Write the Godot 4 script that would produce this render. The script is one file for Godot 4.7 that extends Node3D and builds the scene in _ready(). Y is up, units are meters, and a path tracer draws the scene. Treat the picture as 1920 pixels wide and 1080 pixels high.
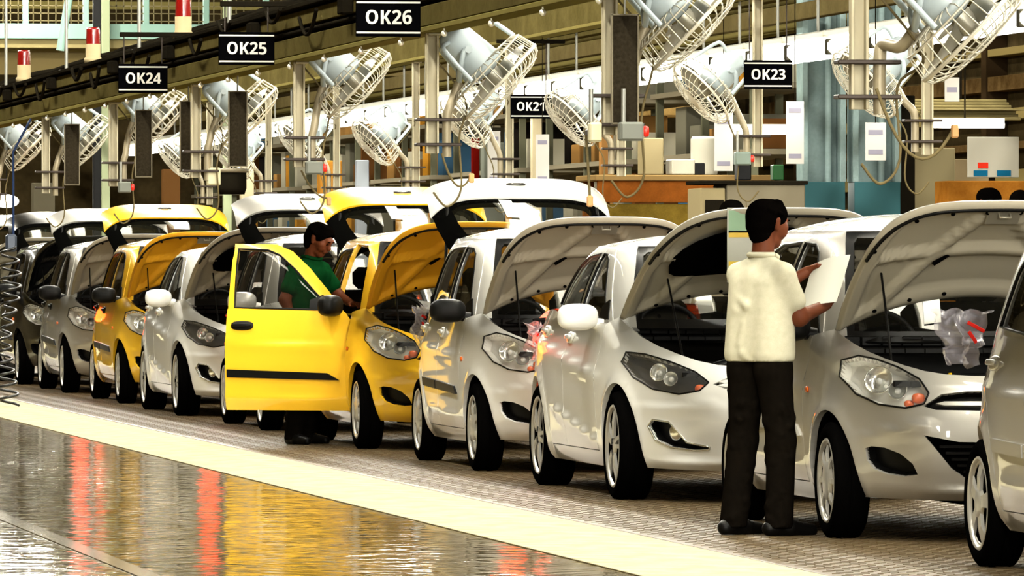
extends Node3D
# A car assembly hall: hatchbacks and sedans with raised bonnets queue along an inspection line.
# World: the line of cars runs along z (cars face +z), y is up, metres.

const LINE_X := 7.53            # centre line of the queue of cars
const POST_X := 5.9             # near row of hanging fan posts
const BACK_X := 10.23           # far row of hanging fan posts

var mats := {}
var meshes := {}
var used := {}
var car_nodes := []


class MB:
	# collects triangles with their own normals; the winding follows the normals
	var v := PackedVector3Array()
	var n := PackedVector3Array()

	func tri(a: Vector3, b: Vector3, c: Vector3, na: Vector3, nb: Vector3, nc: Vector3) -> void:
		var g := (b - a).cross(c - a)
		if g.length_squared() < 1e-16:
			return
		if g.dot(na + nb + nc) > 0.0:
			v.append(a); v.append(c); v.append(b)
			n.append(na); n.append(nc); n.append(nb)
		else:
			v.append(a); v.append(b); v.append(c)
			n.append(na); n.append(nb); n.append(nc)

	func ftri(a: Vector3, b: Vector3, c: Vector3, out: Vector3) -> void:
		var g := (b - a).cross(c - a).normalized()
		if g.dot(out) < 0.0:
			g = -g
		tri(a, b, c, g, g, g)

	func fquad(a: Vector3, b: Vector3, c: Vector3, d: Vector3, out: Vector3) -> void:
		ftri(a, b, c, out)
		ftri(a, c, d, out)

	func box(c: Vector3, s: Vector3, bas := Basis.IDENTITY, ch := -1.0) -> void:
		# a box with chamfered edges
		var h := s * 0.5
		var e: float = ch if ch >= 0.0 else minf(0.006, minf(h.x, minf(h.y, h.z)) * 0.35)
		e = minf(e, minf(h.x, minf(h.y, h.z)) * 0.9)
		for ax in 3:
			var u := (ax + 1) % 3
			var w := (ax + 2) % 3
			for sg in [-1.0, 1.0]:
				var q := []
				for k in [[-1, -1], [1, -1], [1, 1], [-1, 1]]:
					var p := Vector3.ZERO
					p[ax] = sg * h[ax]
					p[u] = k[0] * (h[u] - e)
					p[w] = k[1] * (h[w] - e)
					q.append(c + bas * p)
				var o := Vector3.ZERO
				o[ax] = sg
				fquad(q[0], q[1], q[2], q[3], bas * o)
		if e <= 0.0:
			return
		for ax in 3:
			var u := (ax + 1) % 3
			var w := (ax + 2) % 3
			for su in [-1.0, 1.0]:
				for sw in [-1.0, 1.0]:
					var q := []
					for k in [[-1, 0], [1, 0], [1, 1], [-1, 1]]:
						var p := Vector3.ZERO
						p[ax] = k[0] * (h[ax] - e)
						p[u] = su * (h[u] - (0.0 if k[1] == 0 else e))
						p[w] = sw * (h[w] - (e if k[1] == 0 else 0.0))
						q.append(c + bas * p)
					var o := Vector3.ZERO
					o[u] = su
					o[w] = sw
					fquad(q[0], q[1], q[2], q[3], bas * o)
		for sx in [-1.0, 1.0]:
			for sy in [-1.0, 1.0]:
				for sz in [-1.0, 1.0]:
					var s3 := Vector3(sx, sy, sz)
					var q := []
					for ax in 3:
						var p := Vector3(h.x - e, h.y - e, h.z - e)
						p[ax] = h[ax]
						q.append(c + bas * (p * s3))
					ftri(q[0], q[1], q[2], bas * s3)

	func tube(pts: Array, r: Variant, sides := 8, caps := true) -> void:
		var m := pts.size()
		var t0: Vector3 = (pts[1] - pts[0]).normalized()
		var side := t0.cross(Vector3.UP)
		if side.length() < 0.1:
			side = t0.cross(Vector3.RIGHT)
		side = side.normalized()
		var rings := []
		var norms := []
		for i in m:
			var t: Vector3
			if i == 0:
				t = pts[1] - pts[0]
			elif i == m - 1:
				t = pts[m - 1] - pts[m - 2]
			else:
				t = (pts[i + 1] - pts[i]).normalized() + (pts[i] - pts[i - 1]).normalized()
			t = t.normalized()
			side = (side - t * side.dot(t)).normalized()
			var up := t.cross(side)
			var rr: float = r[i] if r is Array else r
			var ring := PackedVector3Array()
			var nn := PackedVector3Array()
			for k in sides:
				var a := TAU * k / sides
				var d := side * cos(a) + up * sin(a)
				ring.append(pts[i] + d * rr)
				nn.append(d)
			rings.append(ring)
			norms.append(nn)
		for i in m - 1:
			for k in sides:
				var l := (k + 1) % sides
				tri(rings[i][k], rings[i + 1][k], rings[i + 1][l], norms[i][k], norms[i + 1][k], norms[i + 1][l])
				tri(rings[i][k], rings[i + 1][l], rings[i][l], norms[i][k], norms[i + 1][l], norms[i][l])
		if caps:
			for e in [0, m - 1]:
				var o: Vector3 = (pts[0] - pts[1]) if e == 0 else (pts[m - 1] - pts[m - 2])
				for k in range(1, sides - 1):
					ftri(rings[e][0], rings[e][k], rings[e][k + 1], o)

	func lathe(prof: Array, segs: int, xf := Transform3D.IDENTITY, smooth := true) -> void:
		# profile of Vector2(radius, height), turned round the local y axis
		var m := prof.size()
		var pn := []
		for i in m:
			var a: Vector2 = prof[maxi(i - 1, 0)]
			var b: Vector2 = prof[mini(i + 1, m - 1)]
			var d := (b - a).normalized()
			pn.append(Vector2(d.y, -d.x))
		for i in m - 1:
			var p: Vector2 = prof[i]
			var q: Vector2 = prof[i + 1]
			var fd := (q - p).normalized()
			var fnm := Vector2(fd.y, -fd.x)
			for k in segs:
				var a0 := TAU * k / segs
				var a1 := TAU * (k + 1) / segs
				var n0: Vector2 = pn[i] if smooth else fnm
				var n1: Vector2 = pn[i + 1] if smooth else fnm
				var A := xf * Vector3(p.x * cos(a0), p.y, p.x * sin(a0))
				var B := xf * Vector3(p.x * cos(a1), p.y, p.x * sin(a1))
				var C := xf * Vector3(q.x * cos(a1), q.y, q.x * sin(a1))
				var D := xf * Vector3(q.x * cos(a0), q.y, q.x * sin(a0))
				var bs := xf.basis
				var NA := (bs * Vector3(n0.x * cos(a0), n0.y, n0.x * sin(a0))).normalized()
				var NB := (bs * Vector3(n0.x * cos(a1), n0.y, n0.x * sin(a1))).normalized()
				var NC := (bs * Vector3(n1.x * cos(a1), n1.y, n1.x * sin(a1))).normalized()
				var ND := (bs * Vector3(n1.x * cos(a0), n1.y, n1.x * sin(a0))).normalized()
				tri(A, B, C, NA, NB, NC)
				tri(A, C, D, NA, NC, ND)

	func grid(rows: Array, out: Callable) -> void:
		# smooth sheet through rows of points; out(point) says which way is out
		var m := rows.size()
		var w: int = rows[0].size()
		var nn := []
		for i in m:
			var r := PackedVector3Array()
			for j in w:
				var du: Vector3 = rows[i][mini(j + 1, w - 1)] - rows[i][maxi(j - 1, 0)]
				var dv: Vector3 = rows[mini(i + 1, m - 1)][j] - rows[maxi(i - 1, 0)][j]
				var g := du.cross(dv)
				if g.length_squared() < 1e-14:
					g = out.call(rows[i][j])
				g = g.normalized()
				if g.dot(out.call(rows[i][j])) < 0.0:
					g = -g
				r.append(g)
			nn.append(r)
		for i in m - 1:
			for j in w - 1:
				tri(rows[i][j], rows[i][j + 1], rows[i + 1][j + 1], nn[i][j], nn[i][j + 1], nn[i + 1][j + 1])
				tri(rows[i][j], rows[i + 1][j + 1], rows[i + 1][j], nn[i][j], nn[i + 1][j + 1], nn[i + 1][j])

	func ball(c: Vector3, r: Vector3, bas := Basis.IDENTITY, e := 1.0, segs := 16, rows := 10) -> void:
		# a superellipsoid: e below 1 makes it boxier
		var g := []
		for i in rows + 1:
			var la := -PI / 2 + PI * i / rows
			var line := PackedVector3Array()
			for j in segs + 1:
				var lo := TAU * j / segs
				var cl := pow(absf(cos(la)), e)
				var p := Vector3(cl * signf(cos(lo)) * pow(absf(cos(lo)), e), signf(sin(la)) * pow(absf(sin(la)), e), cl * signf(sin(lo)) * pow(absf(sin(lo)), e))
				line.append(c + bas * (p * r))
			g.append(line)
		grid(g, func(p): return p - c)

	func prism(poly: PackedVector2Array, d0: float, d1: float, xf := Transform3D.IDENTITY) -> void:
		# a flat outline in local xy with thickness from z = d0 to d1
		var t := Geometry2D.triangulate_polygon(poly)
		for z in [[d0, -1.0], [d1, 1.0]]:
			for i in range(0, t.size(), 3):
				var q := []
				for k in 3:
					var p := poly[t[i + k]]
					q.append(xf * Vector3(p.x, p.y, z[0]))
				ftri(q[0], q[1], q[2], xf.basis * Vector3(0, 0, z[1] * signf(d1 - d0)))
		var cw := 1.0 if Geometry2D.is_polygon_clockwise(poly) else -1.0
		for i in poly.size():
			var a := poly[i]
			var b := poly[(i + 1) % poly.size()]
			var o := Vector2(-(b - a).y, (b - a).x) * cw
			fquad(xf * Vector3(a.x, a.y, d0), xf * Vector3(b.x, b.y, d0), xf * Vector3(b.x, b.y, d1), xf * Vector3(a.x, a.y, d1), xf.basis * Vector3(o.x, o.y, 0))

	func add(o: MB, xf := Transform3D.IDENTITY) -> void:
		var nb := xf.basis.inverse().transposed()
		var fl := xf.basis.determinant() < 0.0
		for i in range(0, o.v.size(), 3):
			for k in ([0, 2, 1] if fl else [0, 1, 2]):
				v.append(xf * o.v[i + k])
				n.append((nb * o.n[i + k]).normalized())

	func mirrored() -> MB:
		var m := MB.new()
		m.add(self, Transform3D(Basis(Vector3(-1, 0, 0), Vector3(0, 1, 0), Vector3(0, 0, 1)), Vector3.ZERO))
		return m

	func mesh() -> ArrayMesh:
		var a := []
		a.resize(Mesh.ARRAY_MAX)
		a[Mesh.ARRAY_VERTEX] = v
		a[Mesh.ARRAY_NORMAL] = n
		var am := ArrayMesh.new()
		if v.size() > 2:
			am.add_surface_from_arrays(Mesh.PRIMITIVE_TRIANGLES, a)
		return am


# ---------------------------------------------------------------- naming and materials

func numbered(called: String) -> String:
	if not used.has(called):
		used[called] = 0
		return called
	used[called] += 1
	return "%s_%03d" % [called, used[called]]


func thing(called: String, label: String, category: String, at := Vector3.ZERO, group := "") -> Node3D:
	var o := Node3D.new()
	o.name = numbered(called)
	add_child(o)
	o.position = at
	o.set_meta("label", label)
	o.set_meta("category", category)
	if group:
		o.set_meta("group", group)
	return o


func part(parent: Node3D, called: String, m: Mesh, mat: Material, label := "") -> MeshInstance3D:
	var o := MeshInstance3D.new()
	o.name = called
	o.mesh = m
	o.material_override = mat
	parent.add_child(o, true)
	if label:
		o.set_meta("label", label)
	return o


func one(called: String, m: Mesh, mat: Material, label: String, category: String, at := Vector3.ZERO, group := "") -> MeshInstance3D:
	# a thing that is a single mesh
	var o := MeshInstance3D.new()
	o.name = numbered(called)
	o.mesh = m
	o.material_override = mat
	add_child(o)
	o.position = at
	o.set_meta("label", label)
	o.set_meta("category", category)
	if group:
		o.set_meta("group", group)
	return o


func setting(called: String, m: Mesh, mat: Material) -> MeshInstance3D:
	var o := MeshInstance3D.new()
	o.name = numbered(called)
	o.mesh = m
	o.material_override = mat
	add_child(o)
	o.set_meta("kind", "structure")
	return o


func mat(key: String, c: Color, rough := 0.5, metal := 0.0, coat := 0.0) -> StandardMaterial3D:
	if mats.has(key):
		return mats[key]
	var m := StandardMaterial3D.new()
	m.resource_name = key
	m.albedo_color = c
	m.roughness = rough
	m.metallic = metal
	if metal == 0.0 and coat == 0.0 and rough >= 0.4:
		m.metallic_specular = 0.25      # matt things: paint, plastic, cloth, rubber
		if rough >= 0.6:
			m.specular_mode = BaseMaterial3D.SPECULAR_DISABLED      # dusty, without any sheen
	if coat > 0.0:
		m.clearcoat_enabled = true
		m.clearcoat = coat
		m.clearcoat_roughness = 0.03
	mats[key] = m
	return m


func glass(key: String, c: Color, a: float) -> StandardMaterial3D:
	if mats.has(key):
		return mats[key]
	var m := mat(key, Color(c.r, c.g, c.b, a), 0.02)
	m.transparency = BaseMaterial3D.TRANSPARENCY_ALPHA
	return m


func glow(key: String, c: Color, e: float) -> StandardMaterial3D:
	if mats.has(key):
		return mats[key]
	var m := mat(key, c, 0.6)
	m.emission_enabled = true
	m.emission = c
	m.emission_energy_multiplier = e
	return m


func noise(sd: int, freq: float, oct := 4, kind := FastNoiseLite.TYPE_SIMPLEX_SMOOTH) -> FastNoiseLite:
	var f := FastNoiseLite.new()
	f.seed = sd
	f.frequency = freq
	f.noise_type = kind
	f.fractal_octaves = oct
	return f


func mottled(key: String, c0: Color, c1: Color, rough: float, metre: float, sd: int, metal := 0.0) -> StandardMaterial3D:
	# two close tones in irregular grain, laid in world space
	if mats.has(key):
		return mats[key]
	var m := mat(key, Color.WHITE, rough, metal)
	var im := Image.create(256, 256, false, Image.FORMAT_RGB8)
	var f := noise(sd, 0.02, 5)
	var g := noise(sd + 7, 0.16, 2)
	for y in 256:
		for x in 256:
			# wrap by blending two shifted samples, so that tiles join
			var wx := x / 255.0
			var a := lerpf(f.get_noise_2d(x, y), f.get_noise_2d(x - 256, y), wx)
			var b := lerpf(f.get_noise_2d(x, y - 256), f.get_noise_2d(x - 256, y - 256), wx)
			var k := clampf(0.5 + 0.9 * lerpf(a, b, y / 255.0) + 0.25 * g.get_noise_2d(x, y), 0, 1)
			im.set_pixel(x, y, c0.lerp(c1, k))
	if rough < 0.2:
		m.metallic_specular = 0.5
	m.albedo_texture = ImageTexture.create_from_image(im)
	m.uv1_triplanar = true
	m.uv1_world_triplanar = true
	m.uv1_scale = Vector3.ONE / metre
	return m


func tube_mesh(pts: Array, r: float, sides := 8) -> ArrayMesh:
	var b := MB.new()
	b.tube(pts, r, sides)
	return b.mesh()


func box_mesh(s: Vector3, ch := -1.0, c := Vector3.ZERO) -> ArrayMesh:
	var key := "box%s%s%s" % [s, ch, c]
	if not meshes.has(key):
		var b := MB.new()
		b.box(c, s, Basis.IDENTITY, ch)
		meshes[key] = b.mesh()
	return meshes[key]


func sag(a: Vector3, b: Vector3, drop: float, k := 12) -> Array:
	var p := []
	for i in k + 1:
		var t := float(i) / k
		p.append(a.lerp(b, t) - Vector3(0, drop * 4.0 * t * (1.0 - t), 0))
	return p


func smooth_path(pts: Array, k := 6) -> Array:
	var out := []
	for i in pts.size() - 1:
		var a: Vector3 = pts[maxi(i - 1, 0)]
		var b: Vector3 = pts[i]
		var c: Vector3 = pts[i + 1]
		var d: Vector3 = pts[mini(i + 2, pts.size() - 1)]
		for j in k:
			out.append(b.cubic_interpolate(c, a, d, float(j) / k))
	out.append(pts[-1])
	return out


func _ready() -> void:
	# camera: a long lens low down beside the line, looking along it
	var cam := Camera3D.new()
	cam.name = "camera"
	cam.projection = Camera3D.PROJECTION_PERSPECTIVE
	cam.fov = rad_to_deg(2.0 * atan(540.0 / 13500.0))
	cam.near = 0.5
	cam.far = 400.0
	cam.position = Vector3(0, 1.304, 0)
	cam.rotation = Vector3(-atan(47.8 / 13500.0), -0.1567, 0)
	add_child(cam)
	cam.current = true
	var we := WorldEnvironment.new()
	we.name = "environment"
	var env := Environment.new()
	env.background_mode = Environment.BG_COLOR
	env.background_color = Color(0.02, 0.02, 0.02)
	env.tonemap_mode = Environment.TONE_MAPPER_LINEAR
	env.tonemap_exposure = 3.1
	env.sdfgi_enabled = true
	env.ssao_enabled = true
	env.ssil_enabled = true
	we.environment = env
	add_child(we)
	lights()
	hall()
	cars()
	line_fittings()
	backdrop()
	people()
	small_things()


func cars() -> void:
	var white := mat("white paint", Color(0.88, 0.88, 0.86), 0.35, 0.0, 1.0)
	var yellow := mat("yellow paint", Color(0.95, 0.74, 0.13), 0.35, 0.0, 1.0)
	var silver := mat("silver paint", Color(0.70, 0.69, 0.66), 0.4, 0.45, 1.0)
	var black := mat("black paint", Color(0.012, 0.012, 0.013), 0.3, 0.0, 1.0)
	var shade_grey := mat("shaded grey underside", Color(0.60, 0.575, 0.51), 0.5)  # bonnet undersides of white and silver cars: shade mixed into the colour
	var ochre := mat("shaded yellow underside", Color(0.80, 0.57, 0.12), 0.5)  # yellow bonnet undersides, darkened in the colour to stand for shade
	var x := LINE_X
	car_nodes.append(build_car("hatchback", "hatch", silver, "silver hatchback cut off by the right edge of the picture", Vector3(x, 0, -27.62), {"bonnet": 49.0, "gate": 0.0, "handle": silver, "strip": silver, "mirror": silver, "wheels": "five", "inner": shade_grey}))
	car_nodes.append(build_car("hatchback", "hatch", silver, "silver hatchback with raised bonnet beside the man in the cream shirt", Vector3(x, 0, -33.25), {"bonnet": 49.0, "gate": 0.0, "strip": silver, "inner": shade_grey}))
	car_nodes.append(build_car("sedan", "sedan", white, "white sedan with raised bonnet and body-coloured mirror, behind the man in cream", Vector3(x, 0, -38.83), {"mirror": white, "handle": white, "lit": true, "bonnet": 40.0, "inner": shade_grey}))
	car_nodes.append(build_car("hatchback", "hatch", white, "white hatchback with both bonnet and tailgate raised", Vector3(x, 0, -44.29), {"gate": 98.0, "handle": white, "inner": shade_grey}))
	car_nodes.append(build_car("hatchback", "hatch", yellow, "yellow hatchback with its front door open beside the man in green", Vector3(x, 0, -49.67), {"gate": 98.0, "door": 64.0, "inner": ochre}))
	car_nodes.append(build_car("hatchback", "hatch", silver, "silver hatchback with raised tailgate and closed bonnet behind the open yellow door", Vector3(x, 0, -55.18), {"gate": 98.0, "bonnet": 0.0, "lit": true, "mirror": silver, "inner": shade_grey}))
	car_nodes.append(build_car("sedan", "sedan", white, "farther white sedan with raised bonnet, in front of the second yellow car", Vector3(x, 0, -60.58), {"mirror": white, "handle": white, "bonnet": 40.0, "inner": shade_grey}))
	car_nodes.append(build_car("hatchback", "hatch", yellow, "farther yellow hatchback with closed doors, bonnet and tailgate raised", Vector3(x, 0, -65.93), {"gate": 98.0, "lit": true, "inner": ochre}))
	car_nodes.append(build_car("hatchback", "hatch", silver, "distant silver hatchback between the far yellow car and the black car", Vector3(x, 0, -71.36), {"gate": 98.0, "inner": shade_grey}))
	car_nodes.append(build_car("hatchback", "hatch", black, "black hatchback with tailgate raised at the left end of the queue", Vector3(x, 0, -76.4), {"gate": 98.0}))
	car_nodes.append(build_car("hatchback", "hatch", silver, "last silver hatchback half hidden behind the black one", Vector3(x, 0, -81.8), {"gate": 98.0, "inner": shade_grey}))


# ---------------------------------------------------------------- cars

class Shell:
	# A body surface: at every height a rounded plan outline. Points are named by (u, y), u being the way
	# round the outline from the middle of the nose (0) to the middle of the tail (U); negative u is the other side.
	var ys: Array
	var zf: Array
	var zr: Array
	var w: Array
	var zc: float
	var nf: float
	var nr: float
	var arches := []
	var creases := []
	var ridges := []
	var us := PackedFloat32Array()
	var cc := PackedFloat32Array()
	var ss := PackedFloat32Array()
	var U := 0.0
	var mid := 0

	func val(a: Array, y: float) -> float:
		var m := ys.size()
		if y <= ys[0]:
			return a[0]
		if y >= ys[m - 1]:
			return a[m - 1]
		var i := 0
		while ys[i + 1] < y:
			i += 1
		var d: float = ys[i + 1] - ys[i]
		var p := maxi(i - 1, 0)
		var q := mini(i + 2, m - 1)
		return cubic_interpolate_in_time(a[i], a[i + 1], a[p], a[q], (y - ys[i]) / d, d, ys[p] - ys[i] if p < i else -d, ys[q] - ys[i] if q > i + 1 else 2.0 * d)

	func setup(yr: float) -> void:
		var A := val(zf, yr) - zc
		var B := zc - val(zr, yr)
		var W := val(w, yr)
		var k := 48
		var lf := pow(0.5, 1.0 / nf)
		var lr := pow(0.5, 1.0 / nr)
		for i in k:
			var s := lf * i / k
			ss.append(s); cc.append(pow(1.0 - pow(s, nf), 1.0 / nf))
		for i in k:
			var c := lf * (1.0 - float(i) / k)
			cc.append(c); ss.append(pow(1.0 - pow(c, nf), 1.0 / nf))
		mid = cc.size()
		for i in k:
			var c := lr * i / k
			cc.append(-c); ss.append(pow(1.0 - pow(c, nr), 1.0 / nr))
		for i in k + 1:
			var s := lr * (1.0 - float(i) / k)
			ss.append(s); cc.append(-pow(1.0 - pow(s, nr), 1.0 / nr))
		var last := Vector2.ZERO
		for i in cc.size():
			var p := Vector2(ss[i] * W, cc[i] * (A if cc[i] > 0.0 else B))
			U += p.distance_to(last) if i else 0.0
			last = p
			us.append(U)

	func pt(u0: float, y: float, off := 0.0) -> Vector3:
		var sx := 1.0
		var u := u0
		if u < 0.0:
			u = -u
			sx = -1.0
		if u > U:
			u = 2.0 * U - u
			sx = -sx
		var i := clampi(us.bsearch(u) - 1, 0, us.size() - 2)
		var t := (u - us[i]) / maxf(us[i + 1] - us[i], 1e-6)
		var c := lerpf(cc[i], cc[i + 1], t)
		var s := lerpf(ss[i], ss[i + 1], t)
		var z := zc + c * ((val(zf, y) - zc) if c > 0.0 else (zc - val(zr, y)))
		var x := val(w, y) * s
		var b := 0.0
		for a in arches:
			var d := Vector2(z - a[0], y - a[1]).length()
			b += a[3] * exp(-pow((d - a[2]) / 0.045, 2.0))
		for a in creases:
			# a soft pressed line along the flank: [z0, y0, z1, y1, height, width]
			if z < a[0] and z > a[2]:
				var f: float = (z - a[0]) / (a[2] - a[0])
				var e: float = minf(1.0, minf(f, 1.0 - f) * 6.0)
				var dy: float = y - lerpf(a[1], a[3], f)
				b += a[4] * e * exp(-pow(dy / (a[5] if dy < 0.0 else a[5] * 0.35), 2.0))
		x += b * s * s
		if c > 0.0:
			for a in ridges:
				# a pressed ridge across the nose: [x0, y0, x1, y1, height, width above, width below]
				var f: float = (x - a[0]) / (a[2] - a[0])
				if f > 0.0 and f < 1.0:
					var e: float = minf(1.0, minf(f if a[0] > 0.0 else 1.0, 1.0 - f) * 5.0)
					var dy: float = y - lerpf(a[1], a[3], f)
					z += a[4] * e * exp(-pow(dy / (a[5] if dy > 0.0 else a[6]), 2.0)) * c
		var p := Vector3(x * sx, y, z)
		if off != 0.0:
			p += nrm(u0, y) * off
		return p

	func nrm(u: float, y: float) -> Vector3:
		var e := 0.004
		var g := (pt(u + e, y) - pt(u - e, y)).cross(pt(u, y + e) - pt(u, y - e))
		var p := pt(u, y)
		g = g.normalized()
		return g if g.dot(Vector3(p.x, 0, (p.z - zc) * 0.25)) > 0.0 else -g

	func uz(z: float, y: float) -> float:
		var c := clampf((z - zc) / ((val(zf, y) - zc) if z > zc else (zc - val(zr, y))), -0.9999, 0.9999)
		var lo := 0
		var hi := cc.size() - 1
		while hi - lo > 1:
			var m := (lo + hi) / 2
			if cc[m] > c:
				lo = m
			else:
				hi = m
		return lerpf(us[lo], us[hi], (cc[lo] - c) / maxf(cc[lo] - cc[hi], 1e-7))

	func ux(x: float, y: float, rear := false) -> float:
		var s := clampf(x / val(w, y), 0.0, 0.9995)
		var lo := 0 if not rear else mid
		var hi := mid if not rear else cc.size() - 1
		while hi - lo > 1:
			var m := (lo + hi) / 2
			if (ss[m] < s) != rear:
				lo = m
			else:
				hi = m
		var d := ss[hi] - ss[lo]
		return lerpf(us[lo], us[hi], clampf((s - ss[lo]) / (d if absf(d) > 1e-7 else 1e-7), 0, 1))

	func at(e: Array) -> Vector2:
		# [0, x, y] on the nose, [1, z, y] on the flank, [2, x, y] on the tail
		return Vector2(uz(e[1], e[2]) if e[0] == 1 else ux(e[1], e[2], e[0] == 2), e[2])

	func poly(spec: Array, close := true) -> PackedVector2Array:
		var out := PackedVector2Array()
		var m := spec.size()
		for i in (m if close else m - 1):
			var a: Array = spec[i]
			var b: Array = spec[(i + 1) % m]
			var k := 4 if a[0] == b[0] else 1
			for j in k:
				var t := float(j) / k
				out.append(at([a[0], lerpf(a[1], b[1], t), lerpf(a[2], b[2], t)]) if k > 1 else at(a))
		if not close:
			out.append(at(spec[m - 1]))
		return out

	func across(half: PackedVector2Array) -> PackedVector2Array:
		# an outline from the middle of the nose outward and back, closed by its mirror image
		var out := half.duplicate()
		for i in range(half.size() - 1, -1, -1):
			if half[i].x > 1e-4:
				out.append(Vector2(-half[i].x, half[i].y))
		return out

	func across_tail(half: PackedVector2Array) -> PackedVector2Array:
		var out := half.duplicate()
		for i in range(half.size() - 1, -1, -1):
			if half[i].x < U - 1e-4:
				out.append(Vector2(2.0 * U - half[i].x, half[i].y))
		return out


func ring_hole(sh: Shell, z: float, y: float, r: float) -> PackedVector2Array:
	var spec := [[1, z + r, -0.02]]
	for i in 25:
		var a := PI * i / 24
		spec.append([1, z + r * cos(a), y + r * sin(a)])
	spec.append([1, z - r, -0.02])
	var out := PackedVector2Array()
	for e in spec:
		out.append(Vector2(sh.uz(e[1], e[2]), e[2]))
	return out


func flip_u(p: PackedVector2Array) -> PackedVector2Array:
	var out := PackedVector2Array()
	for q in p:
		out.append(Vector2(-q.x, q.y))
	return out


func panel(b: MB, sh: Shell, outline: PackedVector2Array, holes: Array, du := 0.06, dy := 0.045, off := 0.0, edge := 0.014) -> void:
	# the part of the shell inside the outline and outside the holes, with turned-in edges
	var lo := outline[0]
	var hi := outline[0]
	for p in outline:
		lo = lo.min(p)
		hi = hi.max(p)
	var nu := maxi(1, ceili((hi.x - lo.x) / du))
	var nv := maxi(1, ceili((hi.y - lo.y) / dy))
	var su := (hi.x - lo.x) / nu
	var sv := (hi.y - lo.y) / nv
	var boxes := []
	for h in holes:
		var r := Rect2(h[0], Vector2.ZERO)
		for p in h:
			r = r.expand(p)
		boxes.append(r)
	var cache := {}
	for i in nu:
		for j in nv:
			var a := lo + Vector2(su * i, sv * j)
			var cell := PackedVector2Array([a, a + Vector2(su, 0), a + Vector2(su, sv), a + Vector2(0, sv)])
			var pieces: Array = Geometry2D.intersect_polygons(cell, outline)
			var cr := Rect2(a, Vector2(su, sv))
			for k in holes.size():
				if not boxes[k].intersects(cr):
					continue
				var nx := []
				for p in pieces:
					nx.append_array(Geometry2D.clip_polygons(p, holes[k]))
				pieces = nx
			for p in pieces:
				var t := Geometry2D.triangulate_polygon(p)
				var pp := []
				var pn := []
				for q in p:
					var key := Vector2i(roundi(q.x * 20000), roundi(q.y * 20000))
					if not cache.has(key):
						var nn := sh.nrm(q.x, q.y)
						cache[key] = [sh.pt(q.x, q.y) + nn * off, nn]
					pp.append(cache[key][0])
					pn.append(cache[key][1])
				for m in range(0, t.size(), 3):
					b.tri(pp[t[m]], pp[t[m + 1]], pp[t[m + 2]], pn[t[m]], pn[t[m + 1]], pn[t[m + 2]])
	if edge > 0.0:
		wall(b, sh, outline, off, off - edge, holes)
		for h in holes:
			wall(b, sh, h, off, off - edge, [], outline)


func wall(b: MB, sh: Shell, line: PackedVector2Array, d0: float, d1: float, not_in: Array, only_in := PackedVector2Array()) -> void:
	# the band between two depths along an outline
	for i in line.size():
		var a := line[i]
		var c := line[(i + 1) % line.size()]
		var k := clampi(ceili(a.distance_to(c) / 0.06), 1, 40)
		for j in k:
			var p := a.lerp(c, float(j) / k)
			var q := a.lerp(c, float(j + 1) / k)
			var m := (p + q) * 0.5
			var skip := false
			for h in not_in:
				if Geometry2D.is_point_in_polygon(m, h):
					skip = true
					break
			if skip or (only_in.size() > 0 and not Geometry2D.is_point_in_polygon(m, only_in)):
				continue
			var np := sh.nrm(p.x, p.y)
			var nq := sh.nrm(q.x, q.y)
			var P := sh.pt(p.x, p.y)
			var Q := sh.pt(q.x, q.y)
			b.fquad(P + np * d0, Q + nq * d0, Q + nq * d1, P + np * d1, (Q - P).cross(np))


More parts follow.
